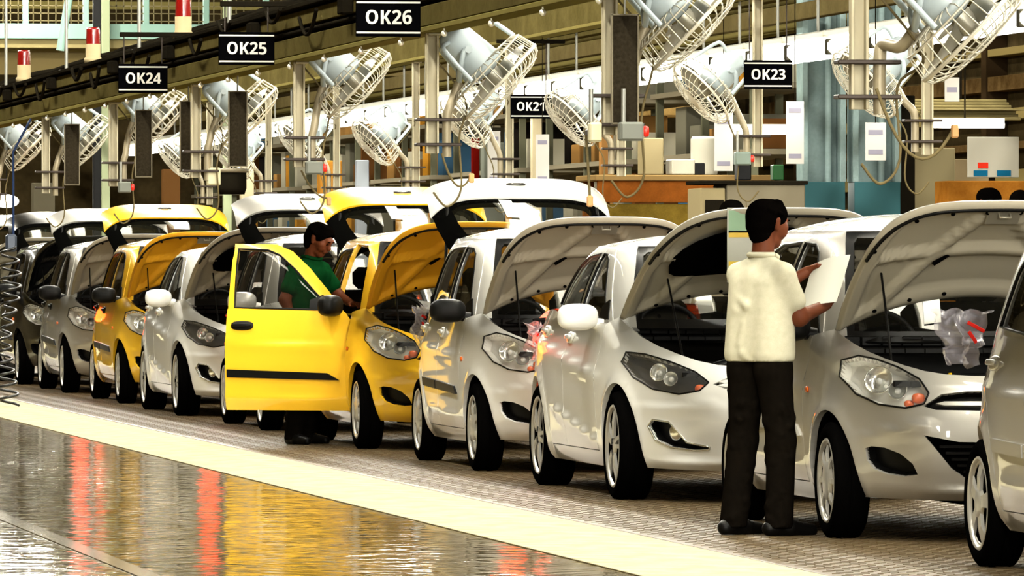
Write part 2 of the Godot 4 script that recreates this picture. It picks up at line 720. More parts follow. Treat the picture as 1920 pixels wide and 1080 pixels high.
func hatch_spec() -> Dictionary:
	var s := Shell.new()
	s.ys = [0.17, 0.22, 0.32, 0.45, 0.56, 0.64, 0.70, 0.78, 0.86, 0.94, 1.00, 1.06]
	s.zf = [0.60, 0.66, 0.705, 0.725, 0.72, 0.705, 0.68, 0.60, 0.45, 0.10, -0.25, -0.45]
	s.zr = [-2.78, -2.82, -2.855, -2.865, -2.86, -2.855, -2.85, -2.84, -2.83, -2.81, -2.79, -2.77]
	s.w = [0.715, 0.745, 0.778, 0.79, 0.797, 0.797, 0.795, 0.787, 0.772, 0.752, 0.735, 0.71]
	s.zc = -1.15
	s.nf = 4.0
	s.nr = 5.0
	s.arches = [[0.0, 0.28, 0.33, 0.016], [-2.38, 0.28, 0.33, 0.016]]
	s.creases = [[-0.35, 0.70, -2.75, 0.80, 0.010, 0.05], [-0.5, 0.34, -1.95, 0.38, 0.008, 0.06]]
	s.ridges = [[0.40, 0.585, 0.74, 0.49, 0.022, 0.012, 0.05], [0.0, 0.245, 0.70, 0.265, 0.016, 0.012, 0.03], [0.0, 0.735, 0.42, 0.72, 0.008, 0.02, 0.01]]
	s.setup(0.6)
	var g := Shell.new()
	g.ys = [0.90, 0.93, 1.0, 1.1, 1.2, 1.3, 1.4, 1.46]
	g.zf = [-0.13, -0.17, -0.27, -0.41, -0.555, -0.70, -0.86, -0.97]
	g.zr = [-2.81, -2.80, -2.78, -2.745, -2.70, -2.65, -2.60, -2.55]
	g.w = [0.742, 0.737, 0.724, 0.70, 0.672, 0.640, 0.598, 0.562]
	g.zc = -1.65
	g.nf = 4.2
	g.nr = 4.5
	g.setup(1.15)
	return {
		"s": s, "g": g, "R": 0.278, "TW": 0.165, "rim": 0.198, "wb": -2.38, "arch": 0.33, "ay": 0.28, "track": 0.70,
		"bonnet": [[0, 0.0, 0.775], [0, 0.2, 0.778], [0, 0.33, 0.785], [0, 0.42, 0.80], [0, 0.50, 0.825], [0, 0.565, 0.855], [0, 0.61, 0.885], [0, 0.64, 0.92], [0, 0.655, 0.955], [0, 0.66, 0.985]],
		"bow": 0.19, "crown": 0.055,
		"lamp": [[0, 0.425, 0.70], [0, 0.455, 0.765], [0, 0.53, 0.818], [0, 0.60, 0.852], [0, 0.655, 0.868], [0, 0.715, 0.845], [0, 0.735, 0.77], [0, 0.70, 0.69], [0, 0.63, 0.645], [0, 0.53, 0.63], [0, 0.45, 0.65]],
		"grille": [[0, 0.0, 0.615], [0, 0.40, 0.622], [0, 0.455, 0.640], [0, 0.37, 0.695], [0, 0.25, 0.708], [0, 0.0, 0.712]],
		"intake": [[0, 0.0, 0.29], [0, 0.25, 0.295], [0, 0.33, 0.35], [0, 0.455, 0.505], [0, 0.30, 0.475], [0, 0.0, 0.47]],
		"fog": [[0, 0.475, 0.320], [0, 0.50, 0.372], [0, 0.55, 0.418], [0, 0.61, 0.445], [0, 0.655, 0.450], [0, 0.675, 0.440], [0, 0.668, 0.385], [0, 0.645, 0.345], [0, 0.60, 0.322], [0, 0.53, 0.312]],
		"split": [[0, 0.70, 0.66], [0, 0.745, 0.58], [1, 0.285, 0.47]],
		"nose_y": 0.20, "door_front": -0.50, "door_mid": -1.42, "belt0": 0.955, "belt1": 0.995, "low": 0.262,
		"rdoor_rear": [[1, -1.98, 0.262], [1, -2.00, 0.36], [1, -2.06, 0.50], [1, -2.16, 0.62], [1, -2.25, 0.76], [1, -2.30, 1.0]],
		"glass_front": [[1, -0.66, 0.968], [1, -0.80, 1.10], [1, -0.95, 1.25], [1, -1.08, 1.355], [1, -1.17, 1.39], [1, -1.385, 1.40], [1, -1.37, 0.985]],
		"glass_rear": [[1, -1.465, 0.992], [1, -1.465, 1.40], [1, -1.90, 1.388], [1, -2.06, 1.355], [1, -2.17, 1.25], [1, -2.245, 1.03]],
		"up_front": [[1, -0.565, 0.945], [1, -0.70, 1.10], [1, -0.855, 1.26], [1, -1.00, 1.38], [1, -1.12, 1.428], [1, -1.42, 1.435], [1, -1.42, 0.945]],
		"up_rear": [[1, -1.425, 0.945], [1, -1.425, 1.435], [1, -1.95, 1.424], [1, -2.12, 1.385], [1, -2.235, 1.26], [1, -2.305, 1.0], [1, -2.305, 0.945]],
		"pillar": [[0, 0.605, 0.93], [0, 0.575, 1.10], [0, 0.535, 1.25], [0, 0.49, 1.40], [0, 0.465, 1.457]],
		"gate_side": [[2, 0.60, 0.945], [2, 0.575, 1.15], [2, 0.53, 1.35], [2, 0.49, 1.447]],
		"gate_glass": [[2, 0.44, 1.03], [2, 0.475, 1.07], [2, 0.45, 1.22], [2, 0.41, 1.35], [2, 0.36, 1.385]],
		"gate_low": 0.57, "ring": 1.457, "crown_h": 0.088, "tail_lamp": [[2, 0.615, 0.975], [2, 0.61, 0.74], [1, -2.74, 0.72], [1, -2.62, 0.78], [1, -2.55, 0.97]],
		"hinge_gate": Vector3(0, 1.452, -2.57), "steer": Vector3(-0.34, 0.90, -0.86), "gate": true,
		"mirror": Vector3(0.845, 1.0, -0.62), "strip": [0.475, 0.53],
	}


func sedan_spec() -> Dictionary:
	var s := Shell.new()
	s.ys = [0.15, 0.20, 0.32, 0.45, 0.56, 0.64, 0.70, 0.76, 0.84, 0.92, 0.98, 1.04]
	s.zf = [0.72, 0.78, 0.82, 0.84, 0.83, 0.80, 0.76, 0.68, 0.48, 0.15, -0.15, -0.38]
	s.zr = [-3.42, -3.48, -3.52, -3.53, -3.53, -3.52, -3.51, -3.50, -3.49, -3.46, -3.42, -3.36]
	s.w = [0.77, 0.80, 0.83, 0.842, 0.85, 0.85, 0.848, 0.842, 0.828, 0.808, 0.788, 0.765]
	s.zc = -1.35
	s.nf = 3.8
	s.nr = 4.5
	s.arches = [[0.0, 0.30, 0.345, 0.018], [-2.57, 0.30, 0.345, 0.018]]
	s.creases = [[-0.25, 0.66, -3.3, 0.90, 0.016, 0.07], [-0.45, 0.30, -2.15, 0.50, 0.012, 0.05]]
	s.ridges = [[0.36, 0.55, 0.80, 0.52, 0.022, 0.012, 0.05], [0.0, 0.215, 0.76, 0.235, 0.018, 0.012, 0.03]]
	s.setup(0.6)
	var g := Shell.new()
	g.ys = [0.92, 0.95, 1.05, 1.15, 1.25, 1.35, 1.40]
	g.zf = [-0.06, -0.12, -0.34, -0.56, -0.80, -1.06, -1.22]
	g.zr = [-3.08, -3.05, -2.95, -2.82, -2.66, -2.45, -2.30]
	g.w = [0.77, 0.762, 0.737, 0.706, 0.665, 0.612, 0.572]
	g.zc = -1.75
	g.nf = 4.0
	g.nr = 4.2
	g.setup(1.15)
	return {
		"s": s, "g": g, "R": 0.30, "TW": 0.19, "rim": 0.225, "wb": -2.57, "arch": 0.345, "ay": 0.30, "track": 0.745,
		"bonnet": [[0, 0.0, 0.735], [0, 0.25, 0.740], [0, 0.38, 0.752], [0, 0.48, 0.775], [0, 0.56, 0.81], [0, 0.63, 0.85], [0, 0.675, 0.895], [0, 0.695, 0.94], [0, 0.705, 0.98], [0, 0.708, 1.0]],
		"bow": 0.21, "crown": 0.05,
		"lamp": [[0, 0.44, 0.66], [0, 0.50, 0.715], [0, 0.60, 0.765], [0, 0.70, 0.805], [0, 0.765, 0.815], [0, 0.79, 0.76], [0, 0.765, 0.68], [0, 0.70, 0.62], [0, 0.59, 0.595], [0, 0.49, 0.615]],
		"grille": [[0, 0.0, 0.62], [0, 0.36, 0.625], [0, 0.42, 0.65], [0, 0.34, 0.685], [0, 0.2, 0.692], [0, 0.0, 0.694]],
		"intake": [[0, 0.0, 0.24], [0, 0.25, 0.25], [0, 0.31, 0.35], [0, 0.25, 0.50], [0, 0.15, 0.53], [0, 0.0, 0.53]],
		"fog": [[0, 0.44, 0.298], [0, 0.44, 0.312], [0, 0.55, 0.335], [0, 0.60, 0.40], [0, 0.635, 0.445], [0, 0.70, 0.455], [0, 0.715, 0.42], [0, 0.685, 0.345], [0, 0.62, 0.308], [0, 0.51, 0.293]],
		"split": [[0, 0.765, 0.64], [0, 0.80, 0.58], [1, 0.30, 0.49]],
		"nose_y": 0.18, "door_front": -0.56, "door_mid": -1.60, "belt0": 0.965, "belt1": 1.025, "low": 0.265,
		"rdoor_rear": [[1, -2.14, 0.265], [1, -2.17, 0.38], [1, -2.23, 0.52], [1, -2.33, 0.64], [1, -2.46, 0.76], [1, -2.55, 1.03]],
		"glass_front": [[1, -0.82, 0.988], [1, -1.00, 1.10], [1, -1.19, 1.225], [1, -1.35, 1.315], [1, -1.45, 1.345], [1, -1.565, 1.352], [1, -1.555, 1.008]],
		"glass_rear": [[1, -1.65, 1.012], [1, -1.66, 1.352], [1, -2.0, 1.335], [1, -2.22, 1.275], [1, -2.40, 1.175], [1, -2.50, 1.06]],
		"up_front": [[1, -0.66, 0.955], [1, -0.86, 1.08], [1, -1.08, 1.22], [1, -1.28, 1.33], [1, -1.40, 1.375], [1, -1.60, 1.382], [1, -1.60, 0.955]],
		"up_rear": [[1, -1.605, 0.955], [1, -1.605, 1.382], [1, -2.02, 1.365], [1, -2.26, 1.30], [1, -2.46, 1.185], [1, -2.56, 1.04], [1, -2.56, 0.955]],
		"pillar": [[0, 0.64, 0.945], [0, 0.61, 1.08], [0, 0.565, 1.22], [0, 0.505, 1.345], [0, 0.47, 1.397]],
		"gate_side": [[2, 0.62, 0.96], [2, 0.58, 1.12], [2, 0.53, 1.26], [2, 0.47, 1.387]],
		"gate_glass": [[2, 0.52, 1.0], [2, 0.57, 1.03], [2, 0.54, 1.15], [2, 0.49, 1.28], [2, 0.42, 1.35]],
		"gate_low": 0.60, "ring": 1.397, "crown_h": 0.07, "tail_lamp": [[2, 0.60, 0.95], [2, 0.56, 0.78], [1, -3.30, 0.76], [1, -3.05, 0.84], [1, -3.10, 0.94]],
		"hinge_gate": Vector3(0, 1.39, -2.32), "steer": Vector3(-0.36, 0.90, -0.92), "gate": false,
		"mirror": Vector3(0.90, 1.0, -0.78), "strip": [0.0, 0.0],
	}


func bonnet_parts(d: Dictionary) -> Dictionary:
	var s: Shell = d.s
	var edge := []
	for i in d.bonnet.size() - 1:
		for k in 6:
			var t := k / 6.0
			var a: Array = d.bonnet[i]
			var c: Array = d.bonnet[i + 1]
			var q: Vector2 = s.at([0, lerpf(a[1], c[1], t), lerpf(a[2], c[2], t)])
			edge.append(s.pt(q.x, q.y))
	var ql: Vector2 = s.at(d.bonnet[-1])
	edge.append(s.pt(ql.x, ql.y))
	var X0: float = edge[-1].x - 0.004
	var zl: float = edge[-1].z
	var z0: float = edge[0].z
	var front := func(x: float) -> float:
		for i in edge.size() - 1:
			if edge[i + 1].x >= absf(x):
				return lerpf(edge[i].z, edge[i + 1].z, clampf((absf(x) - edge[i].x) / maxf(edge[i + 1].x - edge[i].x, 1e-5), 0, 1))
		return zl
	var along := func(z: float) -> Vector2:      # half width and edge height at this z
		for i in edge.size() - 1:
			if edge[i + 1].z <= z:
				var t := clampf((edge[i].z - z) / maxf(edge[i].z - edge[i + 1].z, 1e-5), 0, 1)
				return Vector2(lerpf(edge[i].x, edge[i + 1].x, t), lerpf(edge[i].y, edge[i + 1].y, t))
		return Vector2(edge[-1].x, edge[-1].y)
	var rear := func(x: float) -> float:
		return zl + d.bow * (1.0 - pow(absf(x) / X0, 2.0))
	var top := func(x: float, z: float) -> float:
		var e: Vector2 = along.call(z)
		return e.y + d.crown * smoothstep(z0, z0 - 0.5, z) * (1.0 - pow(clampf(absf(x) / maxf(e.x, 0.01), 0, 1), 2.2)) + 0.02 * smoothstep(z0 + 0.01, z0 - 0.12, z) * (1.0 - pow(absf(x) / maxf(e.x, 0.01), 4.0))
	var outer := []
	var inner := []
	var nx := 56
	var nz := 36
	for i in nx + 1:
		var x := X0 * sin(PI / 2 * (2.0 * i / nx - 1.0))
		var a := PackedVector3Array()
		var b := PackedVector3Array()
		for j in nz + 1:
			var t := float(j) / nz
			var z: float = lerpf(rear.call(x), front.call(x), t)
			var y: float = top.call(x, z)
			a.append(Vector3(x, y, z))
			var e: Vector2 = along.call(z)
			var de := minf(e.x - absf(x), minf((front.call(x) - z) * 0.9, (z - rear.call(x)) * 0.9))
			var thick := 1.0 - smoothstep(0.07, 0.095, de)
			var lip := smoothstep(0.0, 0.02, de)
			for q in [[0.07, z0 - 0.16, X0 * 0.72, zl + 0.16], [0.0, (z0 + zl) * 0.5 + 0.05, X0 * 0.8, (z0 + zl) * 0.5 + 0.02]]:
				var p0 := Vector2(q[0], q[1])
				var p1 := Vector2(q[2], q[3])
				var w := Vector2(absf(x), z)
				var h := clampf((w - p0).dot(p1 - p0) / (p1 - p0).length_squared(), 0, 1)
				thick = maxf(thick, 1.0 - smoothstep(0.022, 0.04, w.distance_to(p0.lerp(p1, h))))
			b.append(Vector3(x, y - 0.006 - 0.034 * thick * lip, z))
		outer.append(a)
		inner.append(b)
	var shell := MB.new()
	shell.grid(outer, func(_p): return Vector3.UP)
	var under := MB.new()
	under.grid(inner, func(_p): return Vector3.DOWN)
	for j in [0, nz]:
		for i in nx:
			shell.fquad(outer[i][j], outer[i + 1][j], inner[i + 1][j], inner[i][j], Vector3(0, 0, 1 if j else -1))
	var seal := MB.new()
	var line := []
	for i in range(4, nx - 3):
		var x := X0 * 0.94 * sin(PI / 2 * (2.0 * i / nx - 1.0))
		var z: float = front.call(x) - 0.045
		line.append(Vector3(x, top.call(x, z) - 0.043, z))
	seal.tube(line, 0.010, 6)
	var plugs := MB.new()
	for k in 7:
		for sx in [-1.0, 1.0]:
			var x := X0 * (0.12 + 0.125 * k)
			var z: float = (front.call(x) - 0.09) if k % 2 == 0 else (rear.call(x) + 0.06)
			plugs.ball(Vector3(x * sx, top.call(x, z) - 0.041, z), Vector3(0.012, 0.007, 0.012), Basis.IDENTITY, 1.0, 8, 4)
	for sx in [-1.0, 1.0]:
		var p := Vector3(sx * X0 * 0.34, 0, lerpf(z0, zl, 0.5))
		p.y = top.call(p.x, p.z) - 0.040
		plugs.box(p, Vector3(0.09, 0.01, 0.022), Basis(Vector3.UP, sx * 0.75))
	var latch := MB.new()
	var lp := Vector3(0, top.call(0.0, z0 - 0.11) - 0.046, z0 - 0.11)
	latch.box(lp, Vector3(0.16, 0.012, 0.13), Basis(Vector3.RIGHT, 0.25))
	latch.tube([lp + Vector3(-0.025, -0.006, 0.02), lp + Vector3(-0.025, -0.04, 0.02), lp + Vector3(0.025, -0.04, 0.02), lp + Vector3(0.025, -0.006, 0.02)], 0.006, 6)
	var pad := MB.new()
	var g0 := []
	for i in 25:
		var a := PackedVector3Array()
		var th := TAU * i / 24
		for j in 7:
			var r := j / 6.0
			var c := Vector2(signf(cos(th)) * pow(absf(cos(th)), 0.75), signf(sin(th)) * pow(absf(sin(th)), 0.75)) * r
			var x := c.x * X0 * 0.74
			var z := lerpf(z0, zl, 0.44) + c.y * (z0 - zl) * 0.20 + 0.05 * (1.0 - absf(c.x)) * (0.0 if c.y < 0.0 else 1.0) - 0.10 * c.x * c.x * (z0 - zl)
			a.append(Vector3(x, top.call(x, z) - (0.056 if r < 0.95 else 0.034), z))
		g0.append(a)
	pad.grid(g0, func(_p): return Vector3.DOWN)
	var hinge := Vector3(0, edge[-1].y - 0.01, zl)
	return {"bonnet": shell.mesh(), "bonnet_inner": under.mesh(), "bonnet_seal": seal.mesh(), "bonnet_plugs": plugs.mesh(), "latch_plate": latch.mesh(), "pad": pad.mesh(), "hinge": hinge, "z0": z0, "X0": X0, "zl": zl, "top": top, "edge": edge}


func car_parts(kind: String) -> Dictionary:
	if meshes.has("car_" + kind):
		return meshes["car_" + kind]
	var d := hatch_spec() if kind == "hatch" else sedan_spec()
	var s: Shell = d.s
	var g: Shell = d.g
	var o := {"d": d}
	o.merge(bonnet_parts(d))
	var arch_f := ring_hole(s, 0.0, d.ay, d.arch)
	var arch_r := ring_hole(s, d.wb, d.ay, d.arch)
	var lamp := s.poly(d.lamp)
	var fog := s.poly(d.fog)
	var grille := s.across(s.poly(d.grille, false))
	var intake := s.across(s.poly(d.intake, false))
	var out_b: Array = d.bonnet
	# bumper: nose up to the bonnet edge, back to the front wheel arch
	var nose := [[0, 0.0, d.nose_y], [0, 0.3, d.nose_y], [0, 0.5, d.nose_y + 0.005], [1, 0.30, d.nose_y + 0.01]]
	for i in range(d.split.size() - 1, -1, -1):
		nose.append(d.split[i])
	var lamp_in: Array = [[0, d.lamp[5][1] - 0.10, 0.74 if kind == "hatch" else 0.71], [0, 0.50, 0.75 if kind == "hatch" else 0.69]]
	nose.append_array(lamp_in)
	for i in range(3, -1, -1):
		nose.append(out_b[i])
	var b := MB.new()
	panel(b, s, s.across(s.poly(nose, false)), [lamp, flip_u(lamp), fog, flip_u(fog), grille, intake, arch_f, flip_u(arch_f)], 0.05, 0.03, 0.0, 0.018)
	o.bumper = b.mesh()
	# black recesses: walls and back of every opening in the bumper
	for q in [["grille", grille], ["intake", intake], ["fog", fog]]:
		b = MB.new()
		panel(b, s, q[1], [], 0.05, 0.03, -0.055, 0.0)
		wall(b, s, q[1], -0.012, -0.055, [])
		o[q[0] + "_recess"] = b.mesh()
		if q[0] == "fog":
			o.fog_recess_left = b.mesh()
			o.fog_recess_right = b.mirrored().mesh()
	b = MB.new()
	for yy in ([0.652] if kind == "hatch" else [0.645, 0.665]):
		panel(b, s, s.across(s.poly([[0, 0.0, yy - 0.009], [0, 0.36, yy - 0.007], [0, 0.40, yy], [0, 0.36, yy + 0.011], [0, 0.0, yy + 0.011]], false)), [], 0.05, 0.03, -0.004, 0.03)
	o.grille_bar = b.mesh()
	b = MB.new()
	for k in 5:
		var yy: float = lerpf(d.intake[0][2], d.intake[4][2], 0.15 + 0.17 * k)
		panel(b, s, s.across(s.poly([[0, 0.0, yy], [0, 0.27 + 0.03 * k, yy], [0, 0.27 + 0.03 * k, yy + 0.012], [0, 0.0, yy + 0.012]], false)), [], 0.08, 0.03, -0.04, 0.012)
	o.intake_mesh = b.mesh()
	# front wing
	var fender := [[1, d.door_front + 0.003, 0.20], [1, d.door_front + 0.003, 0.90], [1, d.door_front - 0.045, d.belt0]]
	for i in range(out_b.size() - 1, 2, -1):
		fender.append(out_b[i])
	fender.append(lamp_in[1])
	fender.append(lamp_in[0])
	fender.append_array(d.split)
	fender.append([1, 0.30, d.nose_y + 0.01])
	b = MB.new()
	panel(b, s, s.poly(fender), [lamp, arch_f], 0.05, 0.04, 0.0, 0.03)
	# inner drip edge of the wing, down into the engine bay
	for i in range(10, o.edge.size() - 1):
		var p: Vector3 = o.edge[i]
		var q: Vector3 = o.edge[i + 1]
		b.fquad(p, q, q + Vector3(-0.035, -0.02, 0), p + Vector3(-0.035, -0.02, 0), Vector3.UP)
		b.fquad(p + Vector3(-0.035, -0.02, 0), q + Vector3(-0.035, -0.02, 0), q + Vector3(-0.045, -0.10, 0), p + Vector3(-0.045, -0.10, 0), Vector3.LEFT)
	var rp := MB.new()
	var ru := s.uz(d.door_front + 0.10, 0.70)
	rp.ball(s.pt(ru, 0.70) + s.nrm(ru, 0.70) * 0.002, Vector3(0.008, 0.016, 0.030), Basis.IDENTITY, 0.9, 12, 8)
	o.repeater_left = rp.mesh()
	o.repeater_right = rp.mirrored().mesh()
	o.fender_left = b.mesh()
	o.fender_right = b.mirrored().mesh()
	# headlight: bowl, walls, lens, inner reflectors
	b = MB.new()
	panel(b, s, lamp, [], 0.04, 0.03, -0.06, 0.0)
	wall(b, s, lamp, -0.003, -0.06, [])
	var c3 := Vector2.ZERO
	for p in lamp:
		c3 += p / lamp.size()
	var bowls := MB.new()
	var bulbs := MB.new()
	for q in ([[0.035, 0.025, 0.068], [-0.085, -0.02, 0.045]] if kind == "hatch" else [[0.03, 0.02, 0.05], [-0.07, -0.015, 0.04]]):
		var cu := Vector2(c3.x + q[0], c3.y + q[1])
		var nn := s.nrm(cu.x, cu.y)
		nn = (nn + Vector3(0, 0, 1.0)).normalized()
		var ax := nn
		var xx := ax.cross(Vector3.UP).normalized()
		var xf := Transform3D(Basis(xx, ax, xx.cross(ax)), s.pt(cu.x, cu.y) - s.nrm(cu.x, cu.y) * 0.05)
		var r: float = q[2]
		bowls.lathe([Vector2(r * 1.02, 0.034), Vector2(r, 0.038), Vector2(r * 0.93, 0.036), Vector2(r * 0.75, 0.018), Vector2(r * 0.45, 0.006), Vector2(0.004, 0.002)], 20, xf)
		bulbs.ball(xf * Vector3(0, 0.016, 0), Vector3(0.016, 0.016, 0.016), Basis.IDENTITY, 1.0, 10, 6)
	var amber := MB.new()
	var au := Vector2(lamp[0].x + 0.06, lamp[0].y - 0.012 + (0.0 if kind == "hatch" else -0.012))
	amber.ball(s.pt(au.x, au.y) - s.nrm(au.x, au.y) * 0.032, Vector3(0.032, 0.024, 0.02), Basis.IDENTITY, 0.8, 12, 8)
	var au2 := Vector2(au.x + 0.055, au.y - 0.03)
	amber.ball(s.pt(au2.x, au2.y) - s.nrm(au2.x, au2.y) * 0.034, Vector3(0.024, 0.016, 0.016), Basis.IDENTITY, 0.8, 12, 8)
	var lens := MB.new()
	panel(lens, s, lamp, [], 0.04, 0.03, 0.002, 0.0)
	var trim := MB.new()
	var tp := []
	for p in lamp:
		tp.append(s.pt(p.x, p.y))
	tp.append(tp[0])
	trim.tube(tp, 0.005, 5, false)
	for q in [["lamp_bowl", b], ["lamp_reflector", bowls], ["lamp_bulb", bulbs], ["lamp_amber", amber], ["lamp_lens", lens], ["lamp_trim", trim]]:
		o[q[0] + "_left"] = q[1].mesh()
		o[q[0] + "_right"] = q[1].mirrored().mesh()
	# fog lamp in its recess
	b = MB.new()
	var fc := Vector2.ZERO
	for p in fog:
		fc += p / fog.size()
	if kind == "sedan":
		var fn := s.nrm(fc.x + 0.03, fc.y + 0.02)
		var fx := fn.cross(Vector3.UP).normalized()
		b.lathe([Vector2(0.045, -0.02), Vector2(0.047, 0.0), Vector2(0.04, 0.01), Vector2(0.02, 0.014), Vector2(0.002, 0.015)], 18, Transform3D(Basis(fx, fn, fx.cross(fn)), s.pt(fc.x + 0.03, fc.y + 0.02) - fn * 0.035))
		var bl := []
		for p in fog:
			bl.append(s.pt(p.x, p.y) + s.nrm(p.x, p.y) * 0.002)
		bl.append(bl[0])
		b.tube(bl, 0.006, 5, false)
	o.fog_left = b.mesh()
	o.fog_right = b.mirrored().mesh()
	# doors
	var bx := func(z: float) -> float: return lerpf(d.belt0, d.belt1, (z - d.door_front) / (d.rdoor_rear[-1][1] - d.door_front))
	var fd := [[1, d.door_front, d.low], [1, d.door_front, 0.90], [1, d.door_front - 0.048, d.belt0], [1, (d.door_front + d.door_mid) * 0.5, bx.call((d.door_front + d.door_mid) * 0.5)], [1, d.door_mid, bx.call(d.door_mid)], [1, d.door_mid, d.low]]
	var rd := [[1, d.door_mid - 0.006, d.low], [1, d.door_mid - 0.006, bx.call(d.door_mid)]]
	for i in range(d.rdoor_rear.size() - 1, -1, -1):
		rd.append(d.rdoor_rear[i])
	var gf := g.poly(d.glass_front)
	var gr := g.poly(d.glass_rear)
	var uf := g.poly(d.up_front)
	var ur := g.poly(d.up_rear)
	for q in [["fdoor", fd, uf, gf], ["rdoor", rd, ur, gr]]:
		b = MB.new()
		panel(b, s, s.poly(q[1]), [], 0.06, 0.035, 0.0, 0.03)
		panel(b, g, q[2], [q[3]], 0.05, 0.04, 0.004, 0.025)
		o[q[0] + "_left"] = b.mesh()
		o[q[0] + "_right"] = b.mirrored().mesh()
		b = MB.new()
		panel(b, g, q[3], [], 0.08, 0.06, -0.008, 0.0)
		o[q[0] + "_glass_left"] = b.mesh()
		o[q[0] + "_glass_right"] = b.mirrored().mesh()
		b = MB.new()
		var wl := []
		for p in q[3]:
			wl.append(g.pt(p.x, p.y) + g.nrm(p.x, p.y) * 0.002)
		wl.append(wl[0])
		b.tube(wl, 0.008, 5, false)
		o[q[0] + "_seal_left"] = b.mesh()
		o[q[0] + "_seal_right"] = b.mirrored().mesh()
		b = MB.new()
		panel(b, s, s.poly(q[1]), [], 0.12, 0.07, -0.06, 0.0)
		o[q[0] + "_trim_left"] = b.mesh()
		o[q[0] + "_trim_right"] = b.mirrored().mesh()
		# handle: oval cup with a bar
		b = MB.new()
		var hz: float = (d.door_mid + 0.12) if q[0] == "fdoor" else (d.rdoor_rear[-1][1] + 0.15)
		var hy: float = bx.call(hz) - 0.115
		var hu := s.uz(hz, hy)
		var hn := s.nrm(hu, hy)
		var hb := Basis(Vector3.BACK, Vector3.UP.slide(hn).normalized(), hn).orthonormalized()
		b.ball(s.pt(hu, hy) + hn * 0.004, Vector3(0.085, 0.034, 0.014), hb, 0.75, 18, 8)
		b.ball(s.pt(hu, hy) + hn * 0.022, Vector3(0.075, 0.014, 0.012), hb, 0.6, 14, 8)
		o[q[0] + "_handle_left"] = b.mesh()
		o[q[0] + "_handle_right"] = b.mirrored().mesh()
		if d.strip[1] > 0.0:
			b = MB.new()
			var z0: float = q[1][0][1] - 0.07
			var z1: float = (d.door_mid + 0.015) if q[0] == "fdoor" else -2.04
			if q[0] == "rdoor":
				z0 = d.door_mid - 0.02
			var y0: float = d.strip[0] + 0.02 * (z0 + 0.5) / -0.9
			var y1: float = d.strip[0] + 0.02 * (z1 + 0.5) / -0.9
			var sp := [[1, z0, y0], [1, z0 - 0.09, y0 + 0.05], [1, z1, y1 + 0.055], [1, z1, y1]] if q[0] == "fdoor" else [[1, z0, y0], [1, z0, y0 + 0.055], [1, z1, y1 + 0.055], [1, z1 + 0.03, y1]]
			panel(b, s, s.poly(sp), [], 0.08, 0.03, 0.014, 0.016)
			o[q[0] + "_strip_left"] = b.mesh()
			o[q[0] + "_strip_right"] = b.mirrored().mesh()
	# door mirror with its triangular foot
	b = MB.new()
	var mp: Vector3 = d.mirror
	b.ball(mp, Vector3(0.115, 0.075, 0.075), Basis(Vector3.UP, 0.12), 0.72, 18, 12)
	b.tube([mp + Vector3(-0.07, -0.03, 0), mp + Vector3(-0.14, -0.045, 0.0)], [0.03, 0.035], 8)
	o.mirror_left = b.mesh()
	o.mirror_right = b.mirrored().mesh()
	b = MB.new()
	var fsail: Array = [[1, d.glass_front[0][1] + 0.05, d.glass_front[0][2] - 0.005], [1, d.glass_front[0][1] - 0.075, d.glass_front[0][2] + 0.105], [1, d.glass_front[0][1] - 0.16, d.glass_front[0][2] + 0.07], [1, d.glass_front[0][1] - 0.16, d.glass_front[0][2] - 0.002]]
	panel(b, g, g.poly(fsail), [], 0.06, 0.05, 0.010, 0.02)
	o.sail_left = b.mesh()
	o.sail_right = b.mirrored().mesh()
	# sill, rear quarter, rear bumper
	b = MB.new()
	panel(b, s, s.poly([[1, -0.30, 0.175], [1, -0.30, d.low - 0.005], [1, d.wb + 0.30, d.low - 0.005], [1, d.wb + 0.30, 0.175]]), [arch_f, arch_r], 0.1, 0.04, 0.0, 0.03)
	o.sill_left = b.mesh()
	o.sill_right = b.mirrored().mesh()
	var tail := s.poly(d.tail_lamp)
	var qu := []
	for e in d.rdoor_rear:
		qu.append([1, e[1] - 0.006, e[2]])
	qu.insert(0, [1, d.rdoor_rear[0][1] - 0.005, 0.20])
	qu.append([2, 0.605, d.belt1])
	qu.append([2, 0.605, d.gate_low - 0.02])
	qu.append([1, d.wb - 0.36, 0.54])
	qu.append([1, d.wb - 0.31, 0.20])
	b = MB.new()
	panel(b, s, s.poly(qu), [arch_r, tail], 0.06, 0.045, 0.0, 0.025)
	o.quarter_left = b.mesh()
	o.quarter_right = b.mirrored().mesh()
	b = MB.new()
	panel(b, s, tail, [], 0.06, 0.05, 0.006, 0.03)
	o.tail_left = b.mesh()
	o.tail_right = b.mirrored().mesh()
	b = MB.new()
	panel(b, s, s.across_tail(s.poly([[2, 0.0, d.gate_low - 0.005], [2, 0.605, d.gate_low - 0.025], [1, d.wb - 0.36, 0.535], [1, d.wb - 0.31, 0.20], [2, 0.5, 0.19], [2, 0.0, 0.19]], false)), [arch_r], 0.08, 0.05, 0.01, 0.02)
	o.rear_bumper = b.mesh()
	# tail gate or boot lid, with its window
	var gg := g.across_tail(g.poly([[2, 0.0, d.gate_glass[0][2]]] + d.gate_glass + [[2, 0.0, d.gate_glass[-1][2] + 0.005]], false))
	b = MB.new()
	var gl := [[2, 0.0, d.gate_low], [2, 0.60, d.gate_low], [2, 0.60, d.belt1], [2, 0.0, d.belt1 + 0.005]]
	panel(b, s, s.across_tail(s.poly(gl, false)), [], 0.06, 0.05, 0.006, 0.04)
	o.gate = b.mesh()
	b = MB.new()
	panel(b, g, g.across_tail(g.poly([[2, 0.0, d.gate_side[0][2]]] + d.gate_side + [[2, 0.0, d.gate_side[-1][2]]], false)), [gg], 0.06, 0.05, 0.002, 0.045)
	o.gate_frame = b.mesh()
	b = MB.new()
